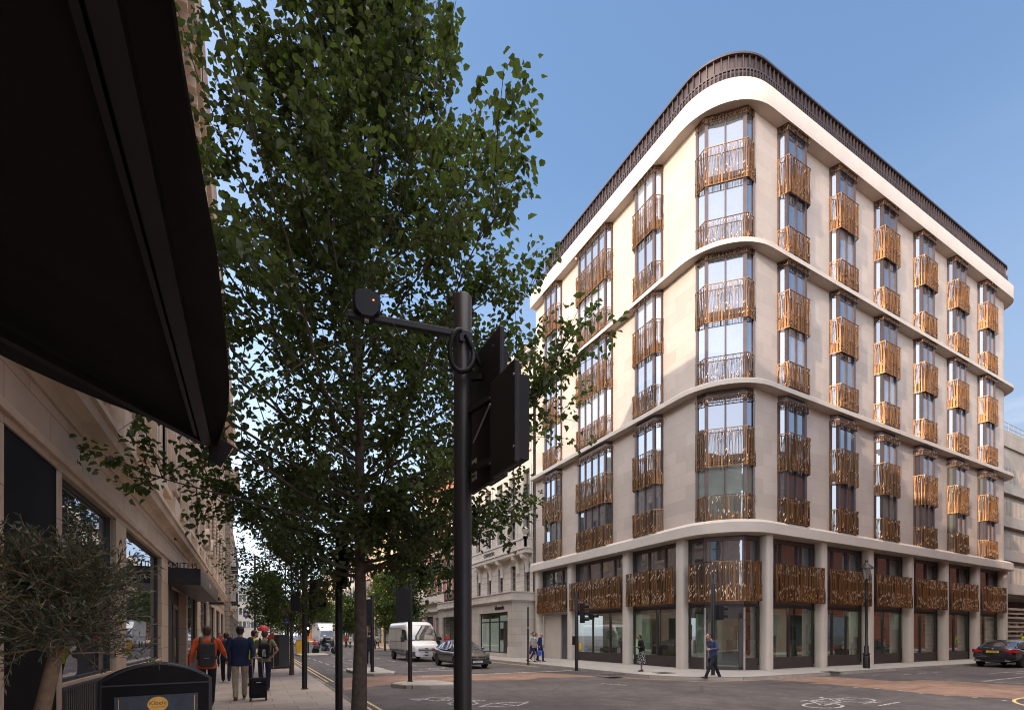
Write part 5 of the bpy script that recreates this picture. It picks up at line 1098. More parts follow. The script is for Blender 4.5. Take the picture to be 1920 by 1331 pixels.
def saloon(label, x, y, rot, paint, L_=4.85, W_=1.86, coupe=False, rear=True, plate='', pm=plate_y, group=None):
    root = thing('car', label, 'car', (x, y, RZ), rot, group); h = L_ / 2; hw_ = W_ / 2; r = .335; wf, wr_ = h - .86, -h + .98
    zt = [(-h, .80), (-h + .06, 1.02), (-h + .5, 1.10), (-h + .8, 1.08), (-.6, .98), (.9, .96), (1.2, .95), (h - .5, .83), (h - .1, .70), (h, .58)]
    hwt = [(-h, hw_ * .80), (-h + .15, hw_ * .93), (-h + .8, hw_), (0, hw_ * .99), (h - .8, hw_), (h - .25, hw_ * .90), (h, hw_ * .70)]
    zb = [(-h, .42), (-h + .25, .27), (-1, .19), (1, .19), (h - .3, .22), (h, .30)]
    body = hull(-h, h, hwt, zb, zt, .42, (wf, wr_), r).build('body', paint, root, 50)
    roof = [(-h + .5, 1.06), (-h + 1.35 if coupe else -h + 1.25, 1.36), (-.35, 1.44), (.1, 1.43), (1.25, .94)]
    base = [(-h + .4, 1.05), (-h + .9, 1.04), (0, .97), (1.3, .93)]; xs = [-h + .5 + (1.25 + h - .5) * k / 26 for k in range(27)]
    hb = [(-h + .4, hw_ * .78), (-h + 1.2, hw_ * .93), (.6, hw_ * .93), (1.3, hw_ * .84)]; hr = [(-h + .4, hw_ * .6), (-.8, hw_ * .70), (.3, hw_ * .70), (1.3, hw_ * .66)]
    m, rings = glasshouse(xs, base, roof, hb, hr); m.build('window', carglass, root, 35)
    m = MB(); rr = [[(p[0], p[1], p[2] + .012) for p in R_[1:6]] for R_ in rings if R_[3][2] > 1.33]
    m.loft([a + [(p[0], p[1], p[2] - .02) for p in a[::-1]] for a in rr]); m.build('roof', paint, root, 40)
    ra = [R_ for R_ in rings if R_[3][2] > 1.33]
    for s in (1, 5):
        sg_ = 0 if s == 1 else 6
        fwd = [R_[s] for R_ in rings if R_[0][0] >= ra[-1][0][0] - .01]; bk = [R_[s] for R_ in rings if R_[0][0] <= ra[0][0][0] + .01]
        mid = ra[len(ra) * 2 // 3 - 2]
        for pl_, rd_ in ((fwd, .03), (bk, .045), ([mid[sg_], mid[s]], .028)): MB().tube(pl_, rd_, 6).build('pillar', paint, root, 50)
    for s in (0, 6): MB().tube([R_[s] for R_ in rings[3:-1]], .012, 5).build('window_trim', chrome, root)
    for wx in (wf, wr_):
        for s in (1, -1): wheel(root, wx, s * (hw_ - .13), r)
    for s in (1, -1):
        mm = MB(); mm.ball((.85, s * (hw_ + .06), 1.0), (.1, .11, .07), 10, 6); mm.build('wing_mirror', paint, root, 60)
        mm = MB(); mm.loft([[(h - .40, s * (hw_ * .96), .62), (h - .42, s * (hw_ * .975), .77), (h - .40, s * hw_ * .90, .82), (h - .36, s * hw_ * .85, .60)], [(h + .02, s * hw_ * .50, .58), (h + .0, s * hw_ * .50, .69), (h - .08, s * hw_ * .52, .74), (h - .10, s * hw_ * .52, .58)]]); mm.build('headlight', clearlens, root, 40)
        mm = MB(); mm.loft([[(-h + .55, s * hw_ * .99, .83), (-h + .55, s * hw_ * .995, .93), (-h + .5, s * hw_ * .95, .93), (-h + .5, s * hw_ * .95, .83)], [(-h + .12, s * hw_ * .955, .80), (-h + .14, s * hw_ * .945, .97), (-h + .2, s * hw_ * .9, .97), (-h + .2, s * hw_ * .9, .80)], [(-h - .015, s * hw_ * .80, .80), (-h + .005, s * hw_ * .80, .96), (-h + .1, s * hw_ * .78, .96), (-h + .1, s * hw_ * .78, .80)], [(-h - .02, s * hw_ * .46, .84), (-h + .0, s * hw_ * .46, .90), (-h + .08, s * hw_ * .46, .90), (-h + .08, s * hw_ * .46, .84)]]); mm.build('taillight', redlens, root, 40)
        mm = MB(); mm.obox((.25, s * (hw_ + .005), .86), (.45, s * (hw_ + .005), .86), (0, 0, 1), .025, .03); mm.build('door_handle', paint, root)
    m = MB(); m.prism([(h - .03, -.52), (h + .015, -.40), (h + .02, .40), (h - .03, .52)], .44, .64); gr = m.build('grille', trim_b, root)
    m = MB(); m.obox((h + .02, -.46, .54), (h + .02, .46, .54), (0, 0, 1), .02, .03); 
    m.build('grille_bar', chrome, gr)
    m = MB(); m.tube([(h + .035, .085 * cos(2 * pi * k / 20), .54 + .085 * sin(2 * pi * k / 20)) for k in range(21)], .009, 6)
    for k in range(3): a = pi / 2 + k * 2 * pi / 3; m.obox((h + .035, 0, .54), (h + .035, .08 * cos(a), .54 + .08 * sin(a)), (1, 0, 0), .022, .012)
    if coupe: m.build('badge', chrome, gr)
    m = MB(); m.box(h - .12, -hw_ * .86, .24, h - .005, -hw_ * .42, .38); m.box(h - .12, hw_ * .42, .24, h - .005, hw_ * .86, .38); m.box(h - .1, -.35, .22, h + .01, .35, .33); m.build('air_intake', trim_b, root)
    m = MB(); m.box(-h + .01, -hw_ * .8, .30, -h + .1, hw_ * .8, .40); m.build('diffuser', trim_b, root)
    for s in (1, -1):
        m = MB(); m.obox((-h + .0, s * hw_ * .52, .36), (-h + .0, s * hw_ * .74, .36), (0, 0, 1), .05, .07); m.build('exhaust_trim', chrome, root)
    px_ = (-h - .018) if rear else h + .035; pz = .84 if rear else .37
    m = MB(); m.box(px_ - .006, -.26, pz - .055, px_ + .006, .26, pz + .055); pl = m.build('number_plate', pm, root)
    text(plate, .105, plate_t, pl, (px_ + (-.008 if rear else .008), 0, pz - .037), (pi / 2, 0, -pi / 2 if rear else pi / 2), .001, sx=.78)
    if rear:
        m = MB(); m.lathe([(.0, -.01), (.045, -.008), (.045, .0)], (-h + .005, 0, 1.0), 16, 'x'); m.build('badge', M('blue and white roundel', (.15, .3, .6), .3, bmp=0), root)
        text('520d', .07, chrome, root, (-h - .01, -.55, .95), (pi / 2, 0, -pi / 2), .003)
    return root
pblack = M('black car paint', (.012, .013, .02), .25, .1, .1, 2, bmp=0, coat=1); pgrey = M('dark grey car paint', (.06, .055, .052), .3, .5, .1, 2, bmp=0, coat=1); pwhite = M('white van paint', (.60, .59, .58), .3, 0, .05, 1, bmp=0, coat=.7)
psilver = M('silver car paint', (.28, .29, .31), .3, .6, .1, bmp=0, coat=.8)
saloon('black saloon car seen from behind in front of the right shop windows', 37.35, 11.1, radians(0), pblack, 4.93, 1.87, plate='AP69 CKJ')
cx_, cy_ = D(895, 24.9); saloon('dark grey coupe facing the camera beside the white van', cx_, cy_ + 2.3, -pi / 2, pgrey, 4.68, 1.81, True, False, 'GY68 MTL', plate_w)
for px, d, lab, pt_ in ((557, 78, 'dark oncoming car far down the street left of the yellow box', psilver), (543, 92, 'distant black cab behind the oncoming car', pblack)):
    x, y = D(px, d); saloon(lab, x, y, -pi / 2, pt_, 4.5, 1.8, False, False, 'LB16 OKE', plate_w, 'cars far down the street')
# ---- white van
def van(label, x, y, rot):
    root = thing('van', label, 'van', (x, y, RZ), rot); h = 2.95; W_ = 1.02; r = .35
    zt = [(-h, 2.50), (-h + .15, 2.62), (1.0, 2.62), (1.35, 2.52), (1.75, 2.05), (2.18, 1.36), (2.45, 1.24), (2.75, 1.14), (2.88, 1.02), (h, .80)]
    hwt = [(-h, W_ * .96), (-h + .2, W_), (1.6, W_), (2.3, W_ * .97), (2.75, W_ * .90), (h, W_ * .72)]
    zb = [(-h, .45), (-h + .3, .36), (2.2, .32), (h, .34)]
    hull(-h, h, hwt, zb, zt, .30, (1.95, -1.75), r, 80, 32).build('body', pwhite, root, 50)
    m = MB(); m.loft([[(1.42 + o, y * 1.0, 2.36 + o * .5) if False else (x_ + .03, y, z_ + .02) for y in (-w_, -w_ * .5, 0, w_ * .5, w_)] for x_, z_, w_ in ((1.52, 2.34, .74), (1.76, 2.05, .82), (2.02, 1.64, .88), (2.17, 1.41, .91))], False, False)
    m.add([(1.5, -.76, 2.38), (1.5, .76, 2.38), (2.18, .92, 1.36), (2.18, -.92, 1.36)], [(0, 1, 2, 3)]); m.build('windscreen', carglass, root, 40)
    for s in (1, -1):
        m = MB(); m.prism([(.75, s * (W_ - .02)), (2.0, s * (W_ - .03)), (2.0, s * (W_ + .004)), (.75, s * (W_ + .006))], 1.42, 1.45)
        m.add([(.75, s * (W_ + .008), 1.42), (2.02, s * (W_ + .0), 1.42), (1.62, s * (W_ - .02), 2.06), (.75, s * (W_ - .02), 2.1)], [(0, 1, 2, 3)]); m.build('side_window', carglass, root)
        m = MB(); m.box(1.55, s * (W_ + .06), 1.28, 1.68, s * (W_ + .30), 1.62); m.obox((1.62, s * W_, 1.4), (1.62, s * (W_ + .1), 1.4), (0, 0, 1), .06, .06); m.build('wing_mirror', trim_b, root, bevel=.03)
        m = MB(); m.loft([[(2.55, s * .99, .92), (2.50, s * .985, 1.12), (2.3, s * .9, 1.1), (2.3, s * .9, .92)], [(2.93, s * .60, .84), (2.86, s * .62, 1.05), (2.6, s * .6, 1.0), (2.6, s * .6, .84)]]); m.build('headlight', clearlens, root, 40)
        m = MB(); m.box(-2.3, s * (W_ - .01), .62, 1.3, s * (W_ + .018), .76); m.build('side_moulding', M('grey moulding', (.10, .10, .10), .6, bmp=0), root)
        m = MB()
        for x_ in (-.75, .62): m.box(x_ - .006, s * (W_ - .01), .5, x_ + .006, s * (W_ + .004), 2.2)
        m.box(-2.6, s * (W_ - .01), 1.28, .6, s * (W_ + .005), 1.30); m.box(-2.6, s * (W_ - .035), 2.18, .6, s * (W_ + .0), 2.2); m.build('door_seam', trim_b, root)
    m = MB(); m.loft([[(3.0 - (z - .68) * .42, y, z) for y, z in ((-.52, .72), (.52, .72), (.56, .82), (.44, .98), (-.44, .98), (-.56, .82))], [(2.6, y, z) for y, z in ((-.52, .72), (.52, .72), (.56, .82), (.44, .98), (-.44, .98), (-.56, .82))]]); g_ = m.build('grille', M('dark grey grille', (.06, .06, .06), .5, bmp=0), root)
    m = MB()
    for z in (.77, .83, .89): xg = 3.0 - (z - .68) * .42; m.box(xg - .01, -.5, z - .008, xg + .012, .5, z + .008)
    m.loft([[(x_, .13 * cos(2 * pi * k / 20), .85 + .05 * sin(2 * pi * k / 20)) for k in range(20)] for x_ in (2.93, 2.95)]); m.build('grille_bar', M('silver bar', (.3, .3, .3), .3, .8, bmp=0), g_)
    m = MB(); m.loft([[(x_ + (0 if abs(y) < .8 else -.25), y, z) for y in (-1.0, -.8, 0, .8, 1.0)] for x_, z in ((2.93, .36), (2.985, .42), (2.985, .66), (2.9, .70))], False, False); m.box(2.55, -.92, .36, 2.93, .92, .66); m.build('bumper', M('grey bumper', (.075, .075, .078), .55, bmp=0), root, 40)
    m = MB(); m.box(2.985, -.26, .47, 2.998, .26, .58); pl = m.build('number_plate', plate_w, root); text('BJ16 KTC', .1, plate_t, pl, (3.0, 0, .487), (pi / 2, 0, pi / 2), .001, sx=.78)
    for wx in (1.95, -1.75):
        for s in (1, -1): wheel(root, wx, s * (W_ - .13), r)
vx, vy = D(800, 31.4); van('white high roof panel van driving towards the camera behind the island pole', vx, vy + 2.95, -pi / 2)
# ---- white lorry
lx, ly = D(610, 75); lr = thing('lorry', 'white box lorry facing the camera behind the motorcycle', 'lorry', (lx, ly, RZ), -pi / 2); m = MB(); m.box(-7, -1.2, .9, -.2, 1.2, 3.6); m.build('cargo_box', pwhite, lr, bevel=.05)
m = MB(); m.prism([(-.1, -1.1), (1.7, -1.1), (1.85, -.9), (1.85, .9), (1.7, 1.1), (-.1, 1.1)], .5, 1.55); m.loft([[(1.85, -1, 1.5), (1.85, 1, 1.5), (1.5, .95, 2.4), (1.5, -.95, 2.4)], [(0, -1.05, 1.5), (0, 1.05, 1.5), (0, 1, 2.5), (0, -1, 2.5)]]); m.loft([[(1.4, -.9, 2.4), (1.4, .9, 2.4), (1.1, .9, 2.5), (1.1, -.9, 2.5)], [(-.1, -1, 2.5), (-.1, 1, 2.5), (-.1, 1.1, 3.4), (-.1, -1.1, 3.4)]]); m.build('cab', pwhite, lr)
MB().add([(1.87, -.95, 1.56), (1.87, .95, 1.56), (1.57, .9, 2.32), (1.57, -.9, 2.32)], [(0, 1, 2, 3)]).build('windscreen', carglass, lr)
m = MB(); m.box(1.84, -1.05, .45, 1.92, 1.05, .85); m.build('bumper', trim_b, lr); m = MB(); m.box(1.84, -.5, .95, 1.9, .5, 1.3); m.build('grille', trim_b, lr)
for s in (1, -1): MB().box(1.8, s * .62, .9, 1.9, s * 1.0, 1.1).build('headlight', clearlens, lr)
for wx in (1.0, -5):
    for s in (1, -1): wheel(lr, wx, s * .98, .42, .26)

# ================================================================= people
skin = M('skin', (.42, .22, .15), .55, 0, .1, 6, bmp=0); skin_d = M('brown skin', (.24, .12, .075), .55, 0, .1, 6, bmp=0); eye_m = M('dark eye', (.02, .015, .012), .2, bmp=0)
def cloth(name, c, var=.22): return M(name, c, .85, 0, var, 7, bmp=.5, bscale=22, spec=.2)
hair_d = M('dark brown hair', (.022, .014, .01), .6, 0, .4, 30, bmp=.6, bscale=60); hair_b = M('brown hair', (.06, .032, .018), .6, 0, .4, 30, bmp=.6, bscale=60); shoe_b = M('dark shoe leather', (.02, .014, .011), .4, bmp=0)
def remesh(o, v):
    r_ = o.modifiers.new('skin', 'REMESH'); r_.mode = 'VOXEL'; r_.voxel_size = v; r_.use_smooth_shade = True
    s_ = o.modifiers.new('smooth', 'SMOOTH'); s_.factor = .5; s_.iterations = 3; return o
def ell(m, secs, n=14):                               # loft of ellipses (cx, cy, z, rx, ry)
    r0, r1 = secs[0], secs[-1]
    rings = [[(cx + rx * k_ * cos(2 * pi * i / n), cy + ry * k_ * sin(2 * pi * i / n), z + dz) for i in range(n)] for cx, cy, z, rx, ry, k_, dz in [(*r0, .5, -.015)] + [(*s, 1, 0) for s in secs] + [(*r1, .5, .015)]]
    m.loft(rings); return m
def person(label, x, y, face, h=1.75, top=None, legs=None, hair=hair_d, sk=skin, shoe=shoe_b, LF=(.22, .02, .04), RF=(-.22, .10, .10), LA=None, RA=None, lean=.04, look=(0, .06), sleeve=1.0, shorts=False, skirt=None, vox=.011, z=0, coat=0.0, width=1.0, bald=False, group=None, beard=None, longhair=False):
    """local: +y ahead, x right. LF/RF = (foot ahead, foot height, knee bend ahead); LA/RA = (elbow, hand) positions"""
    s = h / 1.75; root = thing('person', label, 'person', (x, y, z), face, group); root.scale = (s, s, s)
    ln = lambda zz: lean * max(0, zz - .92) / .55
    hip = {-1: Vector((-.092, 0, .93)), 1: Vector((.092, 0, .93))}; feet = {}
    for sd, ft in ((-1, LF), (1, RF)):
        ank = Vector((sd * .085, ft[0], .085 + ft[1])); kn = hip[sd].lerp(ank, .5) + Vector((sd * .01, ft[2], .02)); feet[sd] = (kn, ank, ft)
    sh = {sd: Vector((sd * .185 * width, ln(1.43), 1.425)) for sd in (-1, 1)}
    arms = {}
    for sd, A in ((-1, LA), (1, RA)):
        arms[sd] = (Vector(A[0]), Vector(A[1])) if A else (Vector((sd * .255 * width, ln(1.15) - .05, 1.14)), Vector((sd * .265 * width, ln(1.0) + .06, .90)))
    hc = Vector((look[0] * .3, ln(1.6) + look[1], 1.625)); yaw_ = -look[0] * 3
    m = MB()
    ell(m, [(0, 0, .88, .13, .095), (0, ln(1.05), 1.05, .125, .09), (0, ln(1.25), 1.25, .15, .10), (0, ln(1.4), 1.40, .155, .09), (0, ln(1.45), 1.46, .09, .07)])
    m.capsule((0, ln(1.45), 1.44), hc - Vector((0, .02, .07)), .058, .055, 10)
    def hd(px_, py_, pz): c, s_ = cos(yaw_), sin(yaw_); return hc + Vector((px_ * c - py_ * s_, px_ * s_ + py_ * c, pz))
    m.ball(hc + Vector((0, 0, .015)), (.078, .096, .108), 14, 10); m.ball(hd(0, .028, -.055), (.058, .062, .062), 10, 8)
    m.capsule(hd(0, .092, .02), hd(0, .108, -.018), .011, .015, 6); m.capsule(hd(-.02, .085, -.052), hd(.02, .085, -.052), .009, .009, 6)
    for sd in (-1, 1): m.ball(hd(sd * .08, -.005, -.005), (.012, .022, .034), 6, 6); m.ball(hd(sd * .032, .082, .03), (.022, .012, .010), 6, 4)
    for sd in (-1, 1):
        e, hn = arms[sd]; m.capsule(sh[sd], e, .046, .038); d = (hn - e).normalized(); wr = hn - d * .07; m.capsule(e, wr, .037, .026)
        sdv = d.cross(Vector((0, 1, 0))) if abs(d.y) < .8 else Vector((1, 0, 0)); sdv.normalize(); nn = d.cross(sdv)
        fwdv = nn if nn.y > 0 else -nn
        m.capsule(wr, wr + d * .07, .024, .030); m.capsule(wr + d * .05 - fwdv * .02, wr + d * .08 + fwdv * .02, .018, .018, 6)
        for k in range(4):
            b = wr + d * .085 + fwdv * (.027 - .018 * k); l1 = (.045, .05, .047, .037)[k]; curl = sdv * (-sd) * 1
            p1 = b + d * l1 * .8; p2 = p1 + (d * .6 + curl * .55).normalized() * l1 * .7
            m.capsule(b, p1, .0092, .0088, 6); m.capsule(p1, p2, .0088, .0075, 6)
        tb = wr + d * .03 + fwdv * .026; m.capsule(tb, tb + (d * .6 + fwdv * .6).normalized() * .04, .012, .010, 6); m.capsule(tb + (d * .6 + fwdv * .6).normalized() * .04, tb + (d * .9 + fwdv * .3).normalized() * .07, .010, .008, 6)
        kn, ank, ft = feet[sd]; m.capsule(hip[sd], kn, .075, .052); m.capsule(kn, ank, .052, .036)
    remesh(m.build('body', sk, root), max(.0075, vox * .7))
    # clothes
    m = MB(); hem = .84 - coat; g_ = .018
    ell(m, [(0, -.01, hem, .158 * width + g_, .125 + g_), (0, ln(1.0), 1.0, .145 * width + g_, .112 + g_), (0, ln(1.18), 1.18, .155 * width + g_, .115 + g_), (0, ln(1.32), 1.32, .172 * width + g_, .115 + g_), (0, ln(1.42), 1.42, .165 * width + g_, .095 + g_), (0, ln(1.47), 1.475, .085, .075)])
    for sd in (-1, 1):
        e, hn = arms[sd]; d = (hn - e); m.capsule(sh[sd], sh[sd].lerp(e, min(1, sleeve * 2)), .066, .058 if sleeve > .4 else .062)
        if sleeve > .5: m.capsule(e, e + d * (sleeve * 2 - 1) * (1 - .085 / max(.1, d.length)), .056, .045)
    remesh(m.build('jacket' if sleeve > .5 else 'shirt', top, root), vox)
    m = MB()
    if skirt: ell(m, [(0, .0, .36, .25, .21), (0, 0, .55, .225, .19), (0, 0, .8, .18, .15), (0, 0, .98, .145, .12)], 20); remesh(m.build('skirt', legs, root), vox)
    else:
        ell(m, [(0, 0, .84, .155, .12), (0, 0, .92, .158, .122), (0, ln(1.02), 1.02, .15, .115)])
        for sd in (-1, 1):
            kn, ank, ft = feet[sd]; m.capsule(hip[sd] + Vector((0, 0, -.02)), kn, .095, .072)
            if shorts: m.capsule(kn, kn.lerp(ank, .05), .078, .078)
            else: m.capsule(kn, ank + Vector((0, 0, .0)), .070, .058)
        remesh(m.build('shorts' if shorts else 'trousers', legs, root), vox)
    for sd in (-1, 1):
        kn, ank, ft = feet[sd]; p_ = min(.9, max(0, ft[1] * 4)) if ft[0] < 0 else -min(.5, ft[1] * 3); c, s_ = cos(p_), sin(p_); m = MB(); rings = []
        for yy, zz, rw, rh in ((-.085, .0, .018, .028), (-.06, .005, .036, .042), (.0, .005, .038, .045), (.08, -.012, .045, .032), (.14, -.02, .042, .024), (.178, -.026, .016, .014)):
            zz -= .035; yr, zr = yy * c + zz * s_, -yy * s_ + zz * c
            rings.append([(ank.x + rw * cos(2 * pi * i / 10), ank.y + yr - rh * sin(2 * pi * i / 10) * -s_ * 0 , max(.002 if ft[1] < .01 else -1, ank.z + zr + rh * sin(2 * pi * i / 10))) for i in range(10)])
        m.loft(rings); m.build('shoe', shoe, root, 60)
    if not bald:
        m = MB(); m.ball(hc + Vector((0, -.014, .035)), (.088, .102, .103), 14, 10); m.ball(hd(0, -.05, -.02), (.074, .06, .075), 12, 8)
        if longhair: m.capsule(hd(0, -.07, .02), hd(0, -.10, -.14), .06, .045); m.ball(hd(0, -.12, .03), .045, 8, 6)
        rings = m; o = remesh(m.build('hair', hair, root), .012)
        # keep the face clear: cut the front by a boolean-free trim
        for v in o.data.vertices:
            q = v.co - hc; yf = -q.x * sin(yaw_) * 0 + q.y
            if yf > .045 and q.z < .075: v.co.y = hc.y + .045 * (1 if q.z > -.02 else .3)
    if beard: m = MB(); m.ball(hd(0, .035, -.07), (.06, .062, .05), 10, 6); remesh(m.build('beard', beard, root), .012)
    m = MB()
    for sd in (-1, 1): m.ball(hd(sd * .032, .086, .018), (.013, .008, .007), 8, 5)
    m.build('eyes', eye_m, root)
    root['arms'] = 0; del root['arms']
    return root, arms, s
def W2(root, s, p): a = root.rotation_euler.z; c, sn = cos(a), sin(a); return (root.location.x + s * (p[0] * c - p[1] * sn), root.location.y + s * (p[0] * sn + p[1] * c), root.location.z + s * p[2])
def backpack(label, root, s, mat, w_=.30, h_=.46, stripe=None, drop_=0, strapm=None):
    b = thing('backpack', label, 'backpack', root.location, root.rotation_euler.z); b.scale = (s, s, s); m = MB()
    m.loft([[(w_ / 2 * k_ * cx, -.135 - dy, 1.40 - drop_ + z) for cx, dy, z in ((-1, 0, 0), (1, 0, 0), (1, 0, -h_), (-1, 0, -h_))] for k_ in (1,)] + [[(w_ / 2 * .97 * cx, -.30, 1.38 - drop_ + z) for cx, z in ((-1, 0), (1, 0), (1.02, -h_ + .02), (-1.02, -h_ + .02))]]); bd_ = m.build('bag', mat, b, bevel=.045)
    m = MB(); m.box(-w_ * .42, -.33, 1.36 - drop_ - h_ * .95, w_ * .42, -.29, 1.36 - drop_ - h_ * .42); m.build('front_pocket', mat, bd_, bevel=.02)
    for sd in (-1, 1):
        m = MB(); m.tube([(sd * .10, -.16, 1.36), (sd * .11, -.10, 1.475), (sd * .12, .03, 1.50), (sd * .13, .13, 1.40), (sd * .15, .12, 1.2), (sd * .16, -.06, 1.05)], [.03] * 6, 6); m.build('strap', strapm or mat, b, 60)
    if stripe:
        m = MB()
        for k in range(3): m.tube([(-.03 + .03 * k, -.338, 1.0), (-.04 + .03 * k, -.338, 1.12), (-.02 + .02 * k, -.338, 1.2)], .008, 5)
        m.build('motif', stripe, bd_)
    else: text('carrier', .035, M('pale print', (.5, .5, .5), .5, bmp=0), bd_, (0, -.336, 1.06 - drop_), (pi / 2, 0, 0), .001)
    return b
orange = cloth('orange jacket', (.62, .105, .03)); navy = cloth('navy blazer', (.02, .03, .075)); chino = cloth('beige chinos', (.40, .33, .24)); darkt = cloth('dark trousers', (.02, .02, .028)); olive_t = cloth('olive t-shirt', (.17, .17, .10)); bluesuit = cloth('blue grey blazer', (.055, .065, .13)); black_c = cloth('black knit', (.014, .013, .014)); greyt = cloth('light grey t-shirt', (.38, .38, .36)); navy_s = cloth('navy shorts', (.03, .035, .09)); whitec = cloth('white shirt', (.55, .55, .55)); redc = cloth('red top', (.42, .04, .035)); indigo = cloth('dark jeans', (.022, .026, .05)); darksuit = cloth('dark suit', (.02, .022, .04)); hivis = cloth('yellow hi-vis vest', (.45, .62, .02)); denim = cloth('blue denim', (.05, .08, .16))
greybag = cloth('charcoal backpack fabric', (.055, .05, .05)); blackbag = cloth('black backpack fabric', (.015, .015, .017))
LP = 'pedestrians on the left pavement'
x, y = D(388, 10.9); o1, _, s1 = person('man in orange jacket with charcoal backpack walking away', x, y, .06, 1.80, orange, darkt, hair_b, LF=(-.2, .06, .08), RF=(.2, 0, .04), LA=((-.27, -.08, 1.16), (-.30, .02, .93)), RA=((.30, .02, 1.20), (.36, .16, 1.08)), group=LP, width=1.08)
backpack('charcoal backpack on the man in the orange jacket', o1, s1, greybag, .31, .50)
x, y = D(450, 12.1); o2, a2, s2 = person('man in navy blazer and beige chinos pulling a wheeled suitcase', x, y, -.02, 1.83, navy, chino, hair_d, LF=(-.10, .0, .03), RF=(.16, .02, .05), LA=((-.27, -.02, 1.15), (-.27, .06, .88)), RA=((.27, -.06, 1.14), (.25, -.16, .90)), coat=.03, width=1.15, group=LP, shoe=M('brown shoes', (.07, .035, .02), .4, bmp=0))
x, y = D(484, 12.0); sc_ = thing('suitcase', 'black wheeled cabin suitcase trailing behind the man in navy blazer', 'suitcase', (x, y, 0), radians(4)); m = MB(); m.box(-.19, -.11, .07, .19, .11, .56); bdy = m.build('shell', blackbag, sc_, bevel=.03); m = MB(); m.box(-.165, -.135, .14, .165, -.10, .36); m.box(-.165, -.125, .39, .165, -.10, .52); m.build('pocket', blackbag, bdy, bevel=.015); m = MB(); m.box(-.05, -.13, .445, .05, -.124, .46); m.build('label_strip', steel, bdy)
m = MB(); m.tube([(-.10, .09, .5), (-.13, .06, 1.02), (-.10, .055, 1.045), (.06, .055, 1.045), (.09, .06, 1.02), (.12, .09, .5)], .012, 6); m.build('handle', steel, sc_)
for s in (-1, 1): MB().lathe([(.0, -.02), (.045, -.02), (.045, .02), (.0, .02)], (s * .17, -.07, .045), 12, 'x').build('wheel', trim_b, sc_)
x, y = D(496, 14.2); o3, _, s3 = person('man in olive t-shirt with black backpack and hand on hip', x, y, -.05, 1.74, olive_t, indigo, hair_b, LF=(.1, 0, .05), RF=(-.06, 0, .02), sleeve=.3, RA=((.34, -.08, 1.18), (.20, -.02, .98)), LA=((-.27, .05, 1.16), (-.22, .2, 1.0)), group=LP, width=1.05)
backpack('black backpack with white motif on the man in olive t-shirt', o3, s3, blackbag, .29, .42, wt, .02)
x, y = D(470, 15.4); o4, _, s4 = person('bearded man in yellow hi-vis vest looking down, half hidden by the navy blazer', x, y, -1.1, 1.76, hivis, indigo, hair_d, look=(0, .08), beard=hair_d, LF=(.05, 0, .02), RF=(-.05, 0, .02), group=LP)
x, y = D(424, 16.5); o5, _, s5 = person('man in dark suit ahead, between the orange jacket and the navy blazer', x, y, .05, 1.68, darksuit, darkt, hair_d, group=LP)
x, y = D(413, 24); person('fair haired pedestrian far along the shopfronts on the left pavement', x, y, pi, 1.70, redc, darkt, hair_b, vox=.016, group=LP)
x, y = D(692, 26.5); person('man in dark suit standing on the traffic island seen from behind', x, y, -.3, 1.80, darksuit, darkt, hair_d, LF=(.05, 0, .02), RF=(-.04, 0, .02), coat=.10, vox=.014)
x, y = D(707.5, 56); person('woman in white top and dark red trousers walking far behind the island', x, y, .4, 1.70, whitec, cloth('dark red trousers', (.14, .03, .03)), hair_b, vox=.02, sleeve=.3)
x, y = D(649, 66); person('person in red jacket crossing far beyond the motorcycle', x, y, 2.2, 1.72, redc, darkt, hair_d, vox=.02, z=RZ)
x, y = D(657, 64); person('person in white jacket crossing far beyond the motorcycle', x, y, 2.2, 1.70, whitec, darkt, hair_d, vox=.02, z=RZ)
for px, d, lab, tp in ((823, 44, 'dark haired woman in black top beside the front of the van', black_c), (838, 43.5, 'woman in red patterned top near the dark gateway', redc), (817.5, 45, 'man with red face in dark top just behind the van', black_c)):
    x, y = D(px, d); person(lab, x, y, pi * .8, 1.70, tp, denim, hair_b, vox=.018, sleeve=.35, LA=((-.26, .03, 1.16), (-.12, .24, 1.12)), RA=((.26, .03, 1.16), (.10, .24, 1.12)), group='pedestrians by the gateway', longhair=px > 820)
fp = 'walking group on the far pavement'
x, y = D(996.5, 28.9); person('bearded man in light grey t-shirt and navy shorts on the far pavement', x, y, -2.35, 1.78, greyt, navy_s, hair_b, sleeve=.32, shorts=True, LF=(.18, 0, .06), RF=(-.2, .05, .06), beard=hair_b, vox=.012, group=fp, RA=((.26, -.05, 1.16), (.24, .14, 1.0)))
x, y = D(1002, 30.2); person('man in white shirt hidden behind the man in grey t-shirt', x, y, -2.3, 1.72, whitec, indigo, hair_d, vox=.013, group=fp)
x, y = D(1013, 29.6); o6, a6, s6 = person('bald man in open navy suit and pale shirt carrying a white paper bag', x, y, -2.6, 1.74, cloth('navy suit', (.025, .03, .085)), cloth('navy suit', (.025, .03, .085)), hair_d, bald=True, LF=(.15, 0, .06), RF=(-.18, .05, .06), vox=.012, group=fp)
m = MB(); ell(m, [(0, .055, .98, .05, .1), (0, .07, 1.2, .06, .105), (0, .085, 1.38, .055, .10), (0, .075, 1.46, .04, .075)]); remesh(m.build('shirt_front', whitec, o6), .012)
hx = W2(o6, s6, a6[-1][1]); pb = thing('paper_bag', 'white paper carrier bag in the hand of the bald man', 'bag', (hx[0], hx[1], hx[2] - .48), -2.4); m = MB(); m.box(-.12, -.05, 0, .12, .05, .32); m.build('bag', M('white paper', (.6, .58, .62), .7, bmp=0), pb); m = MB(); m.tube([(-.05, 0, .32), (-.04, 0, .46), (.04, 0, .46), (.05, 0, .32)], .006, 5); m.build('handle', whitec, pb)
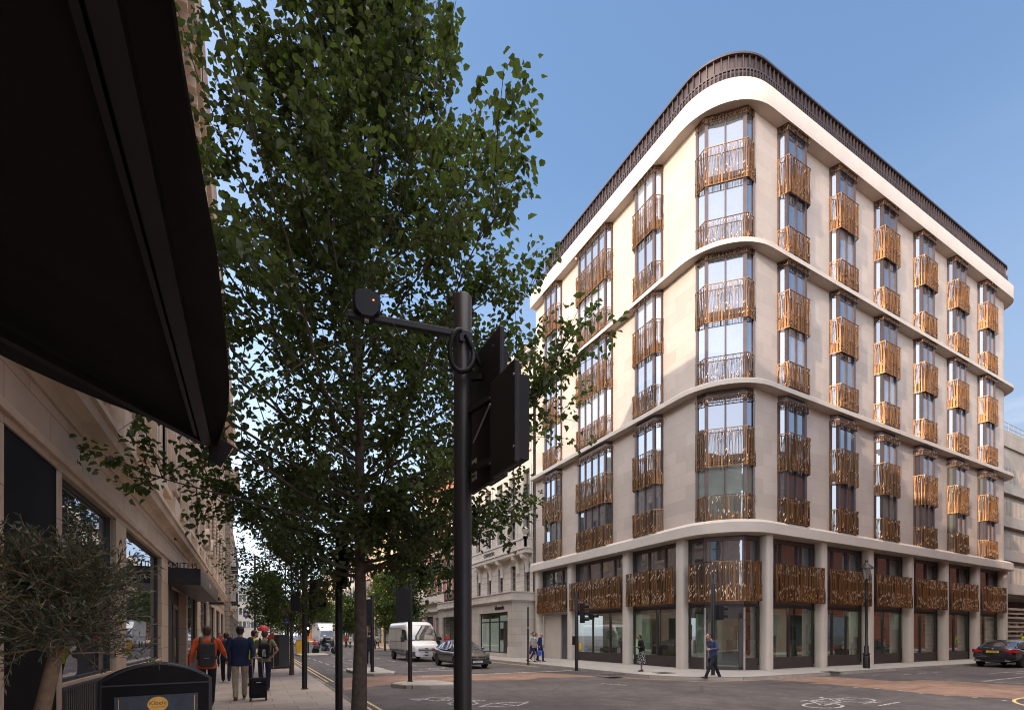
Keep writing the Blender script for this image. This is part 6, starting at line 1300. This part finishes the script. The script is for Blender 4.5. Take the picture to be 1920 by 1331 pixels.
hx = W2(o6, s6, a6[1][1]); sb_ = thing('sports_bag', 'bright blue and white sports bag carried low between the two men', 'bag', (hx[0], hx[1], hx[2] - .52), -2.2); m = MB(); m.box(-.26, -.13, 0, .26, .13, .30); sbb = m.build('bag', M('bright blue nylon', (.03, .07, .42), .5), sb_, bevel=.06); m = MB(); m.obox((-.2, .133, .04), (.05, .133, .28), (0, 1, 0), .06, .008); m.obox((-.2, -.133, .04), (.05, -.133, .28), (0, 1, 0), .06, .008); m.build('stripe', whitec, sbb); m = MB(); m.tube([(-.15, 0, .28), (-.08, 0, .5), (.08, 0, .5), (.15, 0, .28)], .014, 6); m.build('handle', black, sb_)
# woman with patterned skirt reading a phone
dots = nmat('black and white patterned skirt'); v_ = N(dots[1], 'ShaderNodeTexVoronoi'); v_.inputs['Scale'].default_value = 22; dots[1].links.new(objco(dots[1]), v_.inputs['Vector']); f_ = ramp(dots[1], v_.outputs['Distance'], .30, .36); dots[1].links.new(mixrgb(dots[1], f_, (.55, .53, .5), (.02, .02, .022)), dots[2].inputs['Base Color']); dots[2].inputs['Roughness'].default_value = .85
x, y = D(1203, 21.6); o7, a7, s7 = person('woman in black top and patterned midi skirt looking at her phone', x, y, 1.25, 1.63, black_c, dots[0], hair_d, sk=skin_d, skirt=True, LF=(.05, 0, .01), RF=(-.04, 0, .01), LA=((-.24, .04, 1.12), (-.05, .26, 1.17)), RA=((.24, .04, 1.12), (.06, .26, 1.15)), look=(0, .09), longhair=True, shoe=M('black trainers', (.015, .015, .016), .5, bmp=0), sleeve=.8, width=.9)
hx = W2(o7, s7, (0, .29, 1.20)); ph = thing('phone', 'dark phone held in both hands by the woman in the patterned skirt', 'phone', hx, 1.25); m = MB(); m.obox((0, -.0, -.06), (0, .05, .07), (0, 1, 0), .072, .01); m.build('casing', trim_b, ph)
hx = W2(o7, s7, (.16, -.12, 1.0)); hb_ = thing('handbag', 'small black bag behind the waist of the woman with the phone', 'bag', hx, 1.25); m = MB(); m.box(-.05, -.09, -.02, .05, .09, .2); m.build('bag', blackbag, hb_, bevel=.02); m = MB(); m.tube([(0, -.06, .2), (-.03, .0, .34), (-.08, .08, .42)], .01, 5); m.build('strap', blackbag, hb_)
# man crossing with phone and briefcase
x, y = D(1338, 18.7); o8, a8, s8 = person('man in blue grey blazer striding across while looking at his phone', x, y, 1.36, 1.80, bluesuit, darkt, hair_d, LF=(.40, .07, .02), RF=(-.36, 0, .03), LA=((-.26, .05, 1.16), (-.16, .33, 1.14)), RA=((.27, -.12, 1.16), (.25, -.16, .90)), look=(0, .11), lean=.08, coat=.02, z=RZ, width=1.05)
hx = W2(o8, s8, (-.14, .38, 1.19)); ph2 = thing('phone', 'pale phone in the hand of the man striding across', 'phone', hx, 1.36); m = MB(); m.obox((0, -.0, -.06), (0, .05, .07), (0, 1, 0), .072, .01); m.build('casing', M('pale phone', (.5, .5, .52), .3, bmp=0), ph2)
hx = W2(o8, s8, a8[1][1]); bc = thing('briefcase', 'black briefcase carried low by the man striding across', 'briefcase', (hx[0], hx[1], hx[2] - .38), 1.36); m = MB(); m.box(-.04, -.19, 0, .04, .19, .28); m.build('case', blackbag, bc, bevel=.015); m = MB(); m.tube([(0, -.07, .28), (0, -.06, .36), (0, .06, .36), (0, .07, .28)], .012, 6); m.build('handle', blackbag, bc)
x, y = D(1921, 33); person('worker in yellow hi-vis top beside the black saloon car', x, y, .5, 1.75, hivis, darkt, hair_d, vox=.014)
# motorcycle and rider
x, y = D(609, 44); mc = thing('motorcycle', 'black touring motorcycle with red panniers crossing left to right', 'motorcycle', (x, y, RZ), 0)
for wx in (-.78, .82): wm = MB(); wm.lathe([(.20, -.06), (.31, -.05), (.32, 0), (.31, .05), (.2, .06)], (wx, 0, .32), 22, 'y'); wo = wm.build('wheel', tyre_m, mc, 40); wm = MB(); wm.lathe([(.20, -.03), (.04, -.05), (.04, .05), (.2, .03)], (wx, 0, .32), 16, 'y'); wm.build('rim', rim_m, wo, 40)
m = MB(); m.loft([[(xx, yy * w_, zz + zo) for yy, zo in ((-1, 0), (1, 0), (.8, hh), (-.8, hh))] for xx, zz, w_, hh in ((-.95, .62, .12, .18), (-.3, .55, .16, .25), (.1, .5, .2, .45), (.45, .6, .2, .42), (.72, .72, .14, .3))]); m.box(-.3, -.18, .28, .4, .18, .6); m.build('fairing', pblack, mc, bevel=.03)
m = MB(); m.tube([(.82, .09, .32), (.55, .09, .95)], .03, 6); m.tube([(.82, -.09, .32), (.55, -.09, .95)], .03, 6); m.tube([(.48, -.36, 1.0), (.56, 0, .98), (.48, .36, 1.0)], .02, 6); m.build('fork', steel, mc); m = MB(); m.add([(.66, -.2, .95), (.66, .2, .95), (.45, .16, 1.28), (.45, -.16, 1.28)], [(0, 1, 2, 3)]); m.build('screen', carglass, mc)
for s in (-1, 1): m = MB(); m.box(-.95, s * .18, .5, -.45, s * .36, .82); m.build('pannier', pblack, mc, bevel=.05)
m = MB(); m.box(-1.0, -.2, .86, -.62, .2, 1.16); m.build('top_box', M('red luggage', (.55, .04, .03), .5), mc, bevel=.06)
rd = thing('person', 'motorcyclist in black jacket and white helmet on the touring motorcycle', 'person', (x - .18, y, RZ), -pi / 2); m = MB()
ell(m, [(0, 0, .84, .16, .14), (0, .04, 1.05, .16, .13), (0, .1, 1.28, .19, .13), (0, .13, 1.40, .12, .09)]); m.capsule((0, .13, 1.4), (0, .16, 1.55), .06, .06)
for s in (-1, 1): m.capsule((s * .2, .11, 1.34), (s * .3, .32, 1.12), .06, .05); m.capsule((s * .3, .32, 1.12), (s * .33, .60, 1.02), .05, .04); m.capsule((s * .33, .6, 1.02), (s * .33, .68, 1.0), .035, .03); m.capsule((s * .1, .0, .86), (s * .24, .42, .72), .09, .07); m.capsule((s * .24, .42, .72), (s * .22, .14, .36), .07, .05); m.capsule((s * .22, .12, .33), (s * .22, .28, .30), .045, .04)
remesh(m.build('body', black_c, rd), .016); m = MB(); m.ball((0, .17, 1.60), (.13, .15, .14), 14, 10); hm = m.build('helmet', M('white helmet', (.6, .58, .57), .25, bmp=0), rd, 60); m = MB(); m.ball((0, .25, 1.60), (.10, .08, .055), 10, 6); m.build('visor', carglass, hm, 60)
